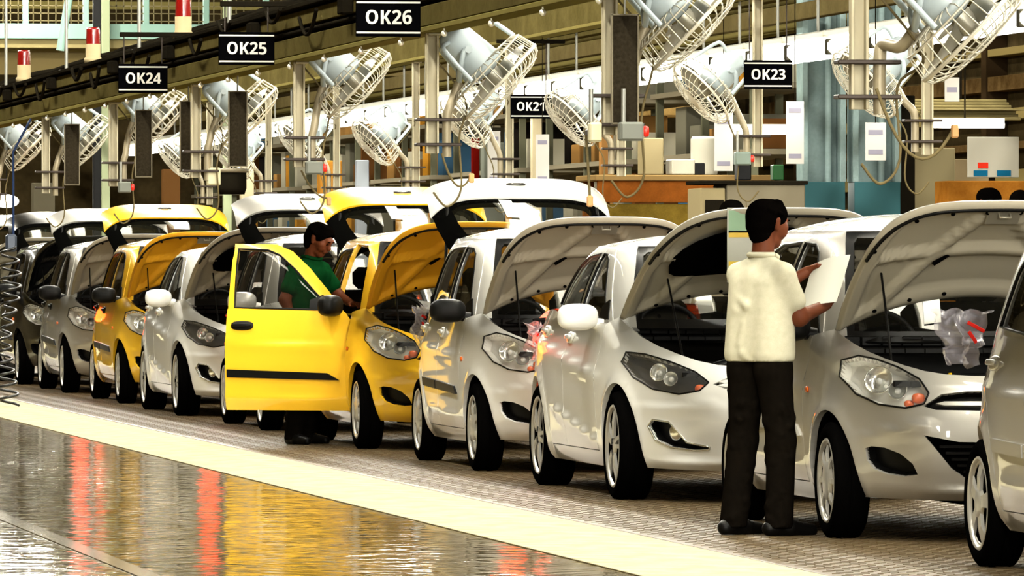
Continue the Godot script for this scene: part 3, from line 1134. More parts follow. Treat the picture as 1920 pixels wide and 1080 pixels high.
	panel(b, g, gg, [], 0.1, 0.06, -0.004, 0.0)
	o.gate_glass = b.mesh()
	# oval badge with a slanted letter on the gate
	b = MB.new()
	var ey: float = d.gate_low + 0.20
	var ec := s.pt(s.U, ey) + Vector3(0, 0, -0.012)
	var el := []
	for i in 25:
		el.append(ec + Vector3(0.062 * cos(TAU * i / 24), 0.034 * sin(TAU * i / 24), 0))
	b.tube(el, 0.006, 6, false)
	b.tube([ec + Vector3(0.038, -0.018, 0), ec + Vector3(0.018, 0.022, 0)], 0.006, 6)
	b.tube([ec + Vector3(-0.018, -0.022, 0), ec + Vector3(-0.038, 0.018, 0)], 0.006, 6)
	b.tube([ec + Vector3(0.028, 0.002, 0), ec + Vector3(-0.028, -0.002, 0)], 0.005, 6)
	o.badge = b.mesh()
	# fixed frame of the greenhouse, windscreen, roof
	var fr: Array = d.pillar.duplicate()
	var frp := g.poly(fr, false)
	var re := g.poly(d.gate_side, false)
	frp.append(Vector2(g.uz(-1.4, d.ring), d.ring))
	for i in range(re.size() - 1, -1, -1):
		frp.append(Vector2(re[i].x, minf(re[i].y, d.ring)) if i < re.size() - 1 else Vector2(re[i].x, d.ring))
	frp.append(Vector2(g.uz(-1.4, 0.93), 0.93))
	b = MB.new()
	panel(b, g, frp, [uf, ur], 0.05, 0.04, 0.0, 0.03)
	var bm := b.mirrored()
	b.add(bm)
	o.frame = b.mesh()
	var ws := g.across(g.poly([[0, 0.0, d.pillar[0][2]]] + d.pillar + [[0, 0.0, d.ring]], false))
	var wi_half := [[0, 0.0, d.pillar[0][2] + 0.05]]
	for e in d.pillar:
		wi_half.append([0, e[1] - 0.035, clampf(e[2], d.pillar[0][2] + 0.05, d.ring - 0.03)])
	wi_half.append([0, 0.0, d.ring - 0.025])
	var wi := g.across(g.poly(wi_half, false))
	b = MB.new()
	panel(b, g, wi, [], 0.08, 0.05, -0.004, 0.0)
	o.windscreen = b.mesh()
	b = MB.new()
	panel(b, g, ws, [wi], 0.06, 0.05, -0.004, 0.01)
	o.frit = b.mesh()
	b = MB.new()
	var rows := []
	var cz := (g.val(g.zf, d.ring) + g.val(g.zr, d.ring)) * 0.5
	for j in 11:
		var r := 1.0 - j / 10.0
		var line := PackedVector3Array()
		for i in 81:
			var p := g.pt(lerpf(-g.U, g.U, i / 80.0), d.ring)
			line.append(Vector3(p.x * r, d.ring + d.crown_h * (1.0 - pow(r, 2.1)), cz + (p.z - cz) * r))
		rows.append(line)
	b.grid(rows, func(_p): return Vector3.UP)
	o.roof = b.mesh()
	if kind == "sedan":
		# boot deck between the rear window and the tail
		b = MB.new()
		rows = []
		for j in 9:
			var line := PackedVector3Array()
			for i in 21:
				var x := lerpf(-0.70, 0.70, i / 20.0)
				var z := lerpf(-2.55, -3.40, j / 8.0)
				line.append(Vector3(x, 1.035 + 0.03 * (1.0 - x * x / 0.49) - 0.06 * pow(j / 8.0, 3.0), z + 0.09 * x * x))
			rows.append(line)
		b.grid(rows, func(_p): return Vector3.UP)
		o.deck = b.mesh()
	# dark underbody: tub, arches, engine bay
	b = MB.new()
	panel(b, s, s.poly([[1, -0.42, 0.22], [1, -0.42, 0.93], [2, 0.1, 0.93], [2, 0.1, 0.22]]), [arch_r], 0.15, 0.1, -0.075, 0.0)
	bm = b.mirrored()
	b.add(bm)
	var zr0: float = s.val(s.zr, 0.4) + 0.1
	b.box(Vector3(0, 0.235, (0.45 + zr0) * 0.5), Vector3(1.10, 0.05, 0.45 - zr0))
	for wz in [0.0, d.wb]:
		for sx in [-1.0, 1.0]:
			var r2 := []
			for i in 21:
				var a := PI * i / 20
				var line := PackedVector3Array()
				var yy: float = d.ay + (d.arch + 0.012) * sin(a)
				var zz: float = wz + (d.arch + 0.012) * cos(a)
				var far := minf(d.track + 0.05, absf(s.pt(s.uz(zz, yy), yy).x) - 0.012)
				for x in [0.50, 0.60, far]:
					line.append(Vector3(x * sx, d.ay + (d.arch + 0.012) * sin(a), wz + (d.arch + 0.012) * cos(a)))
				r2.append(line)
			b.grid(r2, func(_p): return Vector3.DOWN)
			b.box(Vector3(0.50 * sx, 0.45, wz), Vector3(0.03, 0.46, 0.72))
	for e in [[0.0, 0.24, 0.40, 1.0, 0.06, 0.3], [0.0, 0.55, 0.46, 1.06, 0.30, 0.05], [0.0, 0.21, -1.2, 0.12, 0.12, 2.2]]:
		b.box(Vector3(e[0], e[1], e[2]), Vector3(e[3], e[4], e[5]))
	o.underbody = b.mesh()
	# engine bay fittings
	var zl: float = o.zl
	var z0: float = o.z0
	b = MB.new()
	b.box(Vector3(0, 0.68, zl + 0.03), Vector3(1.28, 0.50, 0.03))
	for k in 14:
		var x := lerpf(-0.58, 0.58, k / 13.0)
		var zz: float = zl + d.bow * (1.0 - pow(x / o.X0, 2.0))
		b.box(Vector3(x, 0.93, zz - 0.02), Vector3(0.098, 0.05, 0.11), Basis(Vector3.UP, x * 0.5))
		b.box(Vector3(x, 0.885, zz + 0.055), Vector3(0.098, 0.03, 0.07), Basis(Vector3.UP, x * 0.5))
	o.cowl = b.mesh()
	b = MB.new()
	for e in o.edge:
		pass
	var slam := []
	for k in 15:
		var x := lerpf(-0.56, 0.56, k / 14.0)
		slam.append(Vector3(x, o.edge[0].y - 0.035, z0 - 0.07 - 0.16 * x * x))
	for k in 14:
		var m: Vector3 = (slam[k] + slam[k + 1]) * 0.5
		b.box(m, Vector3(0.084, 0.03, 0.10), Basis(Vector3.UP, -atan2(slam[k + 1].z - slam[k].z, 0.08)))
	o.slam_panel = b.mesh()
	b = MB.new()
	b.box(Vector3(0.08, 0.66, 0.10), Vector3(0.52, 0.12, 0.36), Basis(Vector3.UP, 0.05), 0.03)
	for k in 4:
		b.tube([Vector3(-0.12 + 0.13 * k, 0.725, 0.0), Vector3(-0.12 + 0.13 * k, 0.735, 0.22)], 0.018, 8)
	b.box(Vector3(-0.05, 0.45, 0.08), Vector3(0.7, 0.35, 0.35), Basis.IDENTITY, 0.03)
	o.engine = b.mesh()
	b = MB.new()
	b.tube(smooth_path([Vector3(-0.35, 0.70, 0.28), Vector3(-0.2, 0.745, 0.32), Vector3(0.05, 0.74, 0.34), Vector3(0.25, 0.76, 0.30), Vector3(0.36, 0.72, 0.2)], 5), 0.026, 8)
	b.tube(smooth_path([Vector3(-0.4, 0.62, 0.0), Vector3(-0.25, 0.74, -0.05), Vector3(0.0, 0.76, -0.12), Vector3(0.3, 0.75, -0.1)], 5), 0.02, 8)
	o.hoses = b.mesh()
	b = MB.new()
	b.box(Vector3(0.42, 0.64, 0.22), Vector3(0.2, 0.2, 0.17), Basis.IDENTITY, 0.012)
	for k in 3:
		b.lathe([Vector2(0.0, 0.02), Vector2(0.014, 0.02), Vector2(0.014, 0.0)], 10, Transform3D(Basis.IDENTITY, Vector3(0.36 + 0.06 * k, 0.74, 0.22)))
	o.battery = b.mesh()
	b = MB.new()
	b.box(Vector3(-0.45, 0.68, 0.22), Vector3(0.13, 0.13, 0.18), Basis(Vector3.UP, 0.2), 0.025)
	b.lathe([Vector2(0.0, 0.035), Vector2(0.025, 0.035), Vector2(0.026, 0.0)], 12, Transform3D(Basis.IDENTITY, Vector3(-0.45, 0.745, 0.2)))
	o.reservoir = b.mesh()
	b = MB.new()
	for k in [[-0.28, 0.03], [0.10, -0.06]]:
		b.tube([Vector3(k[0], 0.70, z0 - 0.17), Vector3(k[0], 0.79, z0 - 0.17)], 0.009, 7)
	o.dipstick = b.mesh()
	# cabin: dashboard, wheel, seats
	b = MB.new()
	var dz: float = g.val(g.zf, 0.95) - 0.30
	b.box(Vector3(0, 0.84, dz - 0.18), Vector3(1.28, 0.16, 0.40), Basis.IDENTITY, 0.06)
	b.box(Vector3(0, 0.62, dz - 0.28), Vector3(1.24, 0.34, 0.2), Basis.IDENTITY, 0.04)
	b.ball(Vector3(-0.35, 0.925, dz - 0.24), Vector3(0.17, 0.05, 0.12), Basis.IDENTITY, 0.8, 14, 8)
	o.dashboard = b.mesh()
	b = MB.new()
	var st: Vector3 = d.steer
	var sb := Basis(Vector3.RIGHT, -0.42)
	var sr := []
	for i in 33:
		sr.append(st + sb * Vector3(0.18 * cos(TAU * i / 32), 0.18 * sin(TAU * i / 32), 0))
	b.tube(sr, 0.015, 8, false)
	b.ball(st, Vector3(0.065, 0.055, 0.03), sb, 0.8, 12, 8)
	for a in [0.15, PI - 0.15, -PI / 2]:
		b.tube([st, st + sb * Vector3(0.18 * cos(a), 0.18 * sin(a), 0)], 0.014, 6)
	o.steering_wheel = b.mesh()
	b = MB.new()
	b.box(Vector3(0, 0.50, 0.0), Vector3(0.48, 0.16, 0.48), Basis.IDENTITY, 0.05)
	b.box(Vector3(0, 0.82, -0.26), Vector3(0.47, 0.58, 0.13), Basis(Vector3.RIGHT, -0.22), 0.05)
	b.box(Vector3(0, 1.19, -0.335), Vector3(0.26, 0.16, 0.09), Basis(Vector3.RIGHT, -0.15), 0.04)
	for sx in [-0.06, 0.06]:
		b.tube([Vector3(sx, 1.05, -0.31), Vector3(sx, 1.15, -0.33)], 0.008, 6)
	o.seat = b.mesh()
	# wheels
	var styles := ["cover", "five"] if kind == "hatch" else ["alloy"]
	for sty in styles:
		var w := wheel_parts(d.R, d.TW, d.rim, sty)
		for k in w:
			o["wheel_" + sty + "_" + k + "_left"] = w[k].mirrored().mesh()
			o["wheel_" + sty + "_" + k + "_right"] = w[k].mesh()
	meshes["car_" + kind] = o
	return o


func wheel_parts(R: float, W: float, rr: float, style: String) -> Dictionary:
	# axis along x, outer face towards -x
	var xf := Transform3D(Basis(Vector3(0, 0, -1), Vector3(-1, 0, 0), Vector3(0, 1, 0)), Vector3.ZERO)
	var h := W * 0.5
	var tyre := MB.new()
	tyre.lathe([Vector2(rr, h - 0.012), Vector2(rr + 0.008, h), Vector2(rr + 0.04, h + 0.006), Vector2(R - 0.022, h - 0.002), Vector2(R - 0.006, h - 0.016), Vector2(R, h - 0.04), Vector2(R, 0.02), Vector2(R - 0.008, 0.014), Vector2(R - 0.008, 0.006), Vector2(R, 0.0), Vector2(R, -h + 0.04), Vector2(R - 0.01, -h + 0.014), Vector2(R - 0.03, -h), Vector2(rr, -h + 0.01)], 44, xf)
	var rim := MB.new()
	rim.lathe([Vector2(rr + 0.004, h - 0.006), Vector2(rr - 0.004, h + 0.002), Vector2(rr - 0.016, h - 0.006), Vector2(rr - 0.022, h - 0.03), Vector2(rr - 0.03, -0.04)], 40, xf)
	var back := MB.new()
	back.lathe([Vector2(rr - 0.018, h - 0.016), Vector2(0.03, h - 0.016), Vector2(0.001, h - 0.016)], 28, xf)
	var f := h - 0.014
	if style == "cover":
		rim.lathe([Vector2(rr - 0.010, f), Vector2(rr * 0.88, f + 0.004), Vector2(rr * 0.86, f - 0.014)], 40, xf)
		rim.lathe([Vector2(rr * 0.50, f - 0.008), Vector2(rr * 0.46, f + 0.012), Vector2(rr * 0.2, f + 0.018), Vector2(0.001, f + 0.02)], 28, xf)
		spokes(rim, xf, 8, rr * 0.44, rr * 0.90, 0.024, 0.028, f)
	elif style == "five":
		rim.lathe([Vector2(rr - 0.014, f), Vector2(rr * 0.86, f + 0.004), Vector2(rr * 0.84, f - 0.012)], 40, xf)
		rim.lathe([Vector2(rr * 0.36, f - 0.01), Vector2(rr * 0.32, f + 0.012), Vector2(rr * 0.15, f + 0.016), Vector2(0.001, f + 0.016)], 28, xf)
		spokes(rim, xf, 5, rr * 0.28, rr * 0.88, 0.050, 0.075, f)
	else:
		rim.lathe([Vector2(rr - 0.012, f), Vector2(rr * 0.92, f + 0.002), Vector2(rr * 0.90, f - 0.014)], 40, xf)
		rim.lathe([Vector2(rr * 0.32, f - 0.02), Vector2(rr * 0.28, f + 0.0), Vector2(rr * 0.15, f + 0.006), Vector2(0.001, f + 0.006)], 28, xf)
		for e in [-0.15, 0.15]:
			spokes(rim, xf * Transform3D(Basis(Vector3.UP, e), Vector3.ZERO), 5, rr * 0.24, rr * 0.93, 0.026, 0.024, f)
	return {"tyre": tyre, "rim": rim, "back": back}


func spokes(b: MB, xf: Transform3D, n: int, r0: float, r1: float, w0: float, w1: float, f: float) -> void:
	for k in n:
		var a := TAU * k / n
		var q := xf * Transform3D(Basis(Vector3.UP, -a), Vector3.ZERO)
		var m := (r0 + r1) * 0.5
		var P := [Vector3(r0, f + 0.012, -w0 / 2), Vector3(r0, f + 0.012, w0 / 2), Vector3(m, f + 0.014, (w0 + w1) * 0.22), Vector3(r1, f + 0.002, w1 / 2), Vector3(r1, f + 0.002, -w1 / 2), Vector3(m, f + 0.014, -(w0 + w1) * 0.22)]
		var up := q.basis * Vector3.UP
		b.fquad(q * P[0], q * P[1], q * P[2], q * P[5], up)
		b.fquad(q * P[5], q * P[2], q * P[3], q * P[4], up)
		for e in [[1, 2], [2, 3], [4, 5], [5, 0]]:
			var A: Vector3 = q * P[e[0]]
			var B: Vector3 = q * P[e[1]]
			b.fquad(A, B, B - up * 0.022, A - up * 0.022, (B - A).cross(up))


func tilt(o: Node3D, hinge: Vector3, axis: Vector3, deg: float) -> void:
	var r := Basis(axis, deg_to_rad(deg))
	o.transform = Transform3D(r, hinge - r * hinge)


func build_car(called: String, kind: String, paint: Material, label: String, at: Vector3, opt: Dictionary) -> Node3D:
	var o := car_parts(kind)
	var d: Dictionary = o.d
	var car := thing(called, label, "car", at, "cars queueing on the line")
	var black := mat("black plastic", Color(0.035, 0.034, 0.032), 0.45)
	var rubber := mat("tyre rubber", Color(0.016, 0.015, 0.014), 0.85)
	var dark := mat("dark underbody", Color(0.02, 0.019, 0.018), 0.9)
	var pane := glass("car glass", Color(0.05, 0.052, 0.045), 0.42)
	pane.metallic_specular = 0.4
	var chrome := mat("headlight chrome", Color(0.86, 0.86, 0.84), 0.16, 0.9)
	var clear := glass("clear lens", Color(0.95, 0.96, 0.96), 0.04)
	var silver := mat("wheel silver", Color(0.72, 0.71, 0.68), 0.3, 0.5)
	var grey := mat("engine grey", Color(0.11, 0.105, 0.095), 0.6)
	var cabin := mat("cabin trim", Color(0.075, 0.07, 0.062), 0.8)
	var mirror_m: Material = opt.get("mirror", black)
	var handle_m: Material = opt.get("handle", black)
	var strip_m: Material = opt.get("strip", black)
	part(car, "underbody", o.underbody, dark)
	var bum := part(car, "front_bumper", o.bumper, paint)
	part(bum, "upper_grille", o.grille_recess, black)
	part(bum, "grille_bar", o.grille_bar, opt.get("bar", paint))
	part(bum, "air_intake", o.intake_recess, dark)
	part(bum, "intake_slats", o.intake_mesh, black)
	for sd in ["right", "left"]:
		part(bum, "fog_lamp_recess", o["fog_recess_" + sd], black)
		if kind == "sedan":
			part(bum, "fog_lamp", o["fog_" + sd], chrome)
	for sd in ["right", "left"]:
		var wing := part(car, "front_wing", o["fender_" + sd], paint)
		if kind == "hatch":
			part(wing, "side_indicator", o["repeater_" + sd], mat("amber repeater", Color(0.90, 0.40, 0.08), 0.3))
		var hl := part(car, "headlight", o["lamp_bowl_" + sd], (mat("lamp housing", Color(0.93, 0.93, 0.91), 0.3, 0.2) if kind == "hatch" else mat("smoked lamp housing", Color(0.20, 0.19, 0.17), 0.3, 0.3)))
		part(hl, "reflector", o["lamp_reflector_" + sd], chrome)
		part(hl, "bulb", o["lamp_bulb_" + sd], mat("bulb glass", Color(0.85, 0.86, 0.85), 0.1, 0.3))
		part(hl, "turn_indicator", o["lamp_amber_" + sd], mat("amber plastic", Color(0.82, 0.36, 0.14), 0.3))
		part(hl, "rim_seal", o["lamp_trim_" + sd], black)
		part(hl, "lens", o["lamp_lens_" + sd], clear)
		for q in [["front_door", "fdoor"], ["rear_door", "rdoor"]]:
			var door := part(car, q[0], o[q[1] + "_" + sd], paint)
			part(door, "window_glass", o[q[1] + "_glass_" + sd], pane)
			part(door, "window_seal", o[q[1] + "_seal_" + sd], black)
			part(door, "inner_trim", o[q[1] + "_trim_" + sd], cabin)
			part(door, "door_handle", o[q[1] + "_handle_" + sd], handle_m)
			if d.strip[1] > 0.0:
				part(door, "rubbing_strip", o[q[1] + "_strip_" + sd], strip_m)
			if q[1] == "fdoor":
				part(door, "door_mirror", o["mirror_" + sd], mirror_m)
				part(door, "mirror_foot", o["sail_" + sd], black)
				if sd == "right" and opt.get("door", 0.0) > 0.0:
					tilt(door, Vector3(-0.765, 0, d.door_front - 0.012), Vector3.UP, opt.door)
		part(car, "sill", o["sill_" + sd], paint)
		part(car, "rear_quarter", o["quarter_" + sd], paint)
		var on: bool = opt.get("lit", false)
		part(car, "tail_lamp", o["tail_" + sd], glow("tail lamp lit", Color(1.0, 0.30, 0.07), 7.0) if on else mat("tail lamp red", Color(0.55, 0.03, 0.02), 0.15))
		if on and sd == "right":
			var tl := OmniLight3D.new()
			tl.name = "tail_glow"
			tl.light_color = Color(1.0, 0.22, 0.06)
			tl.light_energy = 0.04
			tl.light_size = 0.08
			tl.omni_range = 30.0
			tl.omni_attenuation = 2.0
			tl.shadow_enabled = true
			tl.position = Vector3(-0.86 if kind == "hatch" else -0.90, 0.84, d.tail_lamp[3][1] - 0.1)
			car.add_child(tl, true)
		for wz in [["front", 0.0], ["rear", d.wb]]:
			var key: String = "wheel_" + opt.get("wheels", "cover" if kind == "hatch" else "alloy")
			var wh := part(car, "wheel", o[key + "_tyre_" + sd], rubber)
			wh.position = Vector3(d.track * (-1.0 if sd == "right" else 1.0), d.R, wz[1])
			wh.rotation.x = 0.3 + 0.5 * fposmod(at.z * 3.7 + wz[1], 1.0)
			part(wh, "rim", o[key + "_rim_" + sd], silver)
			part(wh, "shade_disc", o[key + "_back_" + sd], dark)  # dark disc close behind the spokes, stands for shade in the gaps
	part(car, "window_frame", o.frame, paint)
	part(car, "roof", o.roof, paint)
	var wsc := part(car, "windscreen", o.windscreen, pane)
	part(wsc, "windscreen_border", o.frit, black)
	part(car, "rear_bumper", o.rear_bumper, paint)
	var gate := part(car, "tailgate" if d.gate else "boot_lid", o.gate, paint)
	part(gate if d.gate else car, "rear_window_frame", o.gate_frame, mat("window surround", Color(0.02, 0.02, 0.018), 0.8) if d.gate else paint)
	part(gate if d.gate else car, "rear_window", o.gate_glass, glass("tailgate glass", Color(0.10, 0.11, 0.09), 0.15))
	part(gate, "badge", o.badge, mat("badge metal", Color(0.16, 0.15, 0.13), 0.3, 0.6))
	if kind == "sedan":
		part(gate, "boot_deck", o.deck, paint)
	if opt.get("gate", 0.0) > 0.0:
		tilt(gate, d.hinge_gate, Vector3.RIGHT, opt.gate)
		for sx in [-1.0, 1.0]:
			var e: Vector3 = d.hinge_gate + gate.transform.basis * Vector3(0.50 * sx, -0.40, -0.16)
			part(car, "gas_strut", tube_mesh([Vector3(0.56 * sx, 1.12, -2.66), (Vector3(0.56 * sx, 1.12, -2.66) + e) * 0.5, e], 0.011, 8), black)
	var bon := part(car, "bonnet", o.bonnet, paint)
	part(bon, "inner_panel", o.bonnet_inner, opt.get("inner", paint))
	part(bon, "bonnet_seal", o.bonnet_seal, black)
	part(bon, "rubber_buffers", o.bonnet_plugs, dark)
	part(bon, "latch_plate", o.latch_plate, mat("latch steel", Color(0.62, 0.60, 0.54), 0.4, 0.5))
	if kind == "sedan":
		part(bon, "insulation_pad", o.pad, mat("insulation felt", Color(0.012, 0.012, 0.012), 0.95))
	var ba: float = opt.get("bonnet", 48.5)
	if ba > 0.0:
		tilt(bon, o.hinge, Vector3.RIGHT, -ba)
		var foot := Vector3(-0.52, 0.79, o.z0 - 0.32)
		var head: Vector3 = bon.transform * Vector3(-0.50, o.top.call(0.50, o.zl + 0.42) - 0.03, o.zl + 0.42)
		part(car, "prop_rod", tube_mesh([foot, foot.lerp(head, 0.5) + Vector3(0, 0, 0.005), head], 0.006, 6), black)
	part(car, "cowl_panel", o.cowl, black)
	part(car, "slam_panel", o.slam_panel, black)
	part(car, "engine", o.engine, grey)
	part(car, "coolant_hoses", o.hoses, black)
	part(car, "battery", o.battery, mat("battery case", Color(0.06, 0.06, 0.06), 0.5))
	part(car, "coolant_tank", o.reservoir, mat("milky plastic", Color(0.62, 0.60, 0.52), 0.4))
	part(car, "dipstick", o.dipstick, mat("yellow plastic", Color(0.85, 0.68, 0.08), 0.4))
	part(car, "dashboard", o.dashboard, cabin)
	part(car, "steering_wheel", o.steering_wheel, black)
	for x in [-0.34, 0.34]:
		for z in [-1.45, -2.15]:
			var seat := part(car, "seat", o.seat, cabin)
			seat.position = Vector3(x, 0.0, z)
	return car


# ---------------------------------------------------------------- lamps

func trough(at: Vector3, xx: float) -> void:
	# a long ceiling fitting: white body, glowing diffuser, and its light just below
	var o := thing("light_trough", "long white ceiling light trough high above the hall floor", "light", at, "ceiling light troughs")
	part(o, "housing", box_mesh(Vector3(0.34, 0.09, 7.36), 0.01, Vector3(0, 0.055, 0)), mat("lamp enamel", Color(0.85, 0.85, 0.8), 0.5))
	part(o, "diffuser_tube", box_mesh(Vector3(0.26, 0.04, 7.36), 0.015, Vector3(0, -0.01, 0)), glow("ceiling diffuser", Color(1.0, 0.97, 0.88), 6.0))
	for dz in [-2.2, 2.2]:
		part(o, "hanger_rod", tube_mesh([Vector3(0, 0.09, dz), Vector3(0, 8.8 - at.y, dz)], 0.008, 6), mat("galvanised steel", Color(0.55, 0.55, 0.52), 0.45, 0.6))
	if xx < 9.0:
		# round-bodied fittings above the line shine to all sides
		for dz in [-1.85, 1.85]:
			var l := OmniLight3D.new()
			l.name = "trough_light"
			l.light_energy = TROUGH_E * (0.14 if xx < 5.0 else 0.13)
			l.light_color = Color(1.0, 0.985, 0.935)
			l.light_size = 0.12
			l.omni_range = 60.0
			l.omni_attenuation = 2.0
			l.shadow_enabled = true
			l.position = Vector3(0, -0.17, dz)
			o.add_child(l, true)
		return
	var a := AreaLight3D.new()
	a.name = "trough_light"
	a.area_size = Vector2(0.26, 7.36)
	a.light_energy = TROUGH_E * 0.4
	a.light_color = Color(1.0, 0.985, 0.935)
	a.rotation.x = -PI / 2
	a.position = Vector3(0, -0.045, 0)
	a.light_size = 0.3
	a.area_range = 60.0
	a.area_attenuation = 2.0
	a.shadow_enabled = true
	o.add_child(a, true)


const TROUGH_E := 30.0
const BATTEN_E := 1.2


func lights() -> void:
	for k in 15:
		for xx in [4.4, 8.2, 14.6, 18.4]:
			trough(Vector3(xx, 5.6 if xx < 10.0 else 6.6, 1.0 - 7.4 * k), xx)
	# added fill light behind the camera, brightens surfaces that face it
	var wn := AreaLight3D.new()
	wn.name = "added_fill_light"
	wn.area_size = Vector2(17.0, 3.4)
	wn.light_energy = 250.0
	wn.light_color = Color(1.0, 0.985, 0.94)
	wn.position = Vector3(7.0, 3.6, 7.45)
	wn.area_range = 150.0
	wn.area_attenuation = 2.0
	wn.shadow_enabled = true
	add_child(wn)
	# the low row of white batten fittings behind the far fans
	var body := box_mesh(Vector3(0.24, 0.05, 1.52), 0.012, Vector3(0, 0.10, 0))
	var b := MB.new()
	b.box(Vector3(0, 0.0, 0), Vector3(0.22, 0.15, 1.48), Basis.IDENTITY, 0.05)
	var tubes := b.mesh()
	var clip := box_mesh(Vector3(0.20, 0.12, 0.035), 0.008, Vector3(0, 0.0, 0))
	for k in 42:
		var o := thing("batten_light", "white batten light in the low row behind the far fans", "light", Vector3(10.9, 2.93, -38.0 - 1.6 * k), "low row of batten lights")
		part(o, "housing", body, mat("lamp enamel", Color(0.85, 0.85, 0.8), 0.5))
		part(o, "diffuser_tube", tubes, glow("tube glow", Color(1.0, 0.99, 0.93), 2.4))
		for e in [-0.765, 0.765]:
			part(o, "end_clip", clip, mat("lamp clip", Color(0.25, 0.24, 0.2), 0.6)).position.z = e
		part(o, "hanger_rod", tube_mesh([Vector3(0, 0.1, 0), Vector3(0, 0.49, 0)], 0.012, 6), mat("galvanised steel", Color(0.55, 0.55, 0.52), 0.45, 0.6))
		var a := AreaLight3D.new()
		a.name = "batten_glow"
		a.area_size = Vector2(0.2, 1.4)
		a.light_energy = BATTEN_E
		a.light_color = Color(1.0, 0.98, 0.92)
		a.rotation.x = -PI / 2
		a.position.y = -0.085
		a.area_range = 60.0
		a.area_attenuation = 2.0
		a.shadow_enabled = true
		o.add_child(a, true)
	# a second, farther row
	for k in 16:
		var o := thing("batten_light", "white batten light in the far upper row", "light", Vector3(15.6, 4.35, -62.0 - 3.0 * k), "far upper row of batten lights")
		part(o, "housing", box_mesh(Vector3(0.3, 0.08, 2.2), 0.012, Vector3(0, 0.08, 0)), mat("lamp enamel", Color(0.85, 0.85, 0.8), 0.5))
		part(o, "fluorescent_tube", box_mesh(Vector3(0.24, 0.06, 2.1), 0.02), glow("tube glow", Color(1.0, 0.99, 0.93), 2.4))
		part(o, "hanger_rod", tube_mesh([Vector3(0, 0.1, 0), Vector3(0, 4.4, 0)], 0.012, 6), mat("galvanised steel", Color(0.55, 0.55, 0.52), 0.45, 0.6))
		var a := AreaLight3D.new()
		a.name = "batten_glow"
		a.area_size = Vector2(0.24, 2.1)
		a.light_energy = BATTEN_E * 1.5
		a.light_color = Color(1.0, 0.98, 0.92)
		a.rotation.x = -PI / 2
		a.position.y = -0.05
		a.area_range = 60.0
		a.area_attenuation = 2.0
		a.shadow_enabled = true
		o.add_child(a, true)


# ---------------------------------------------------------------- the hall

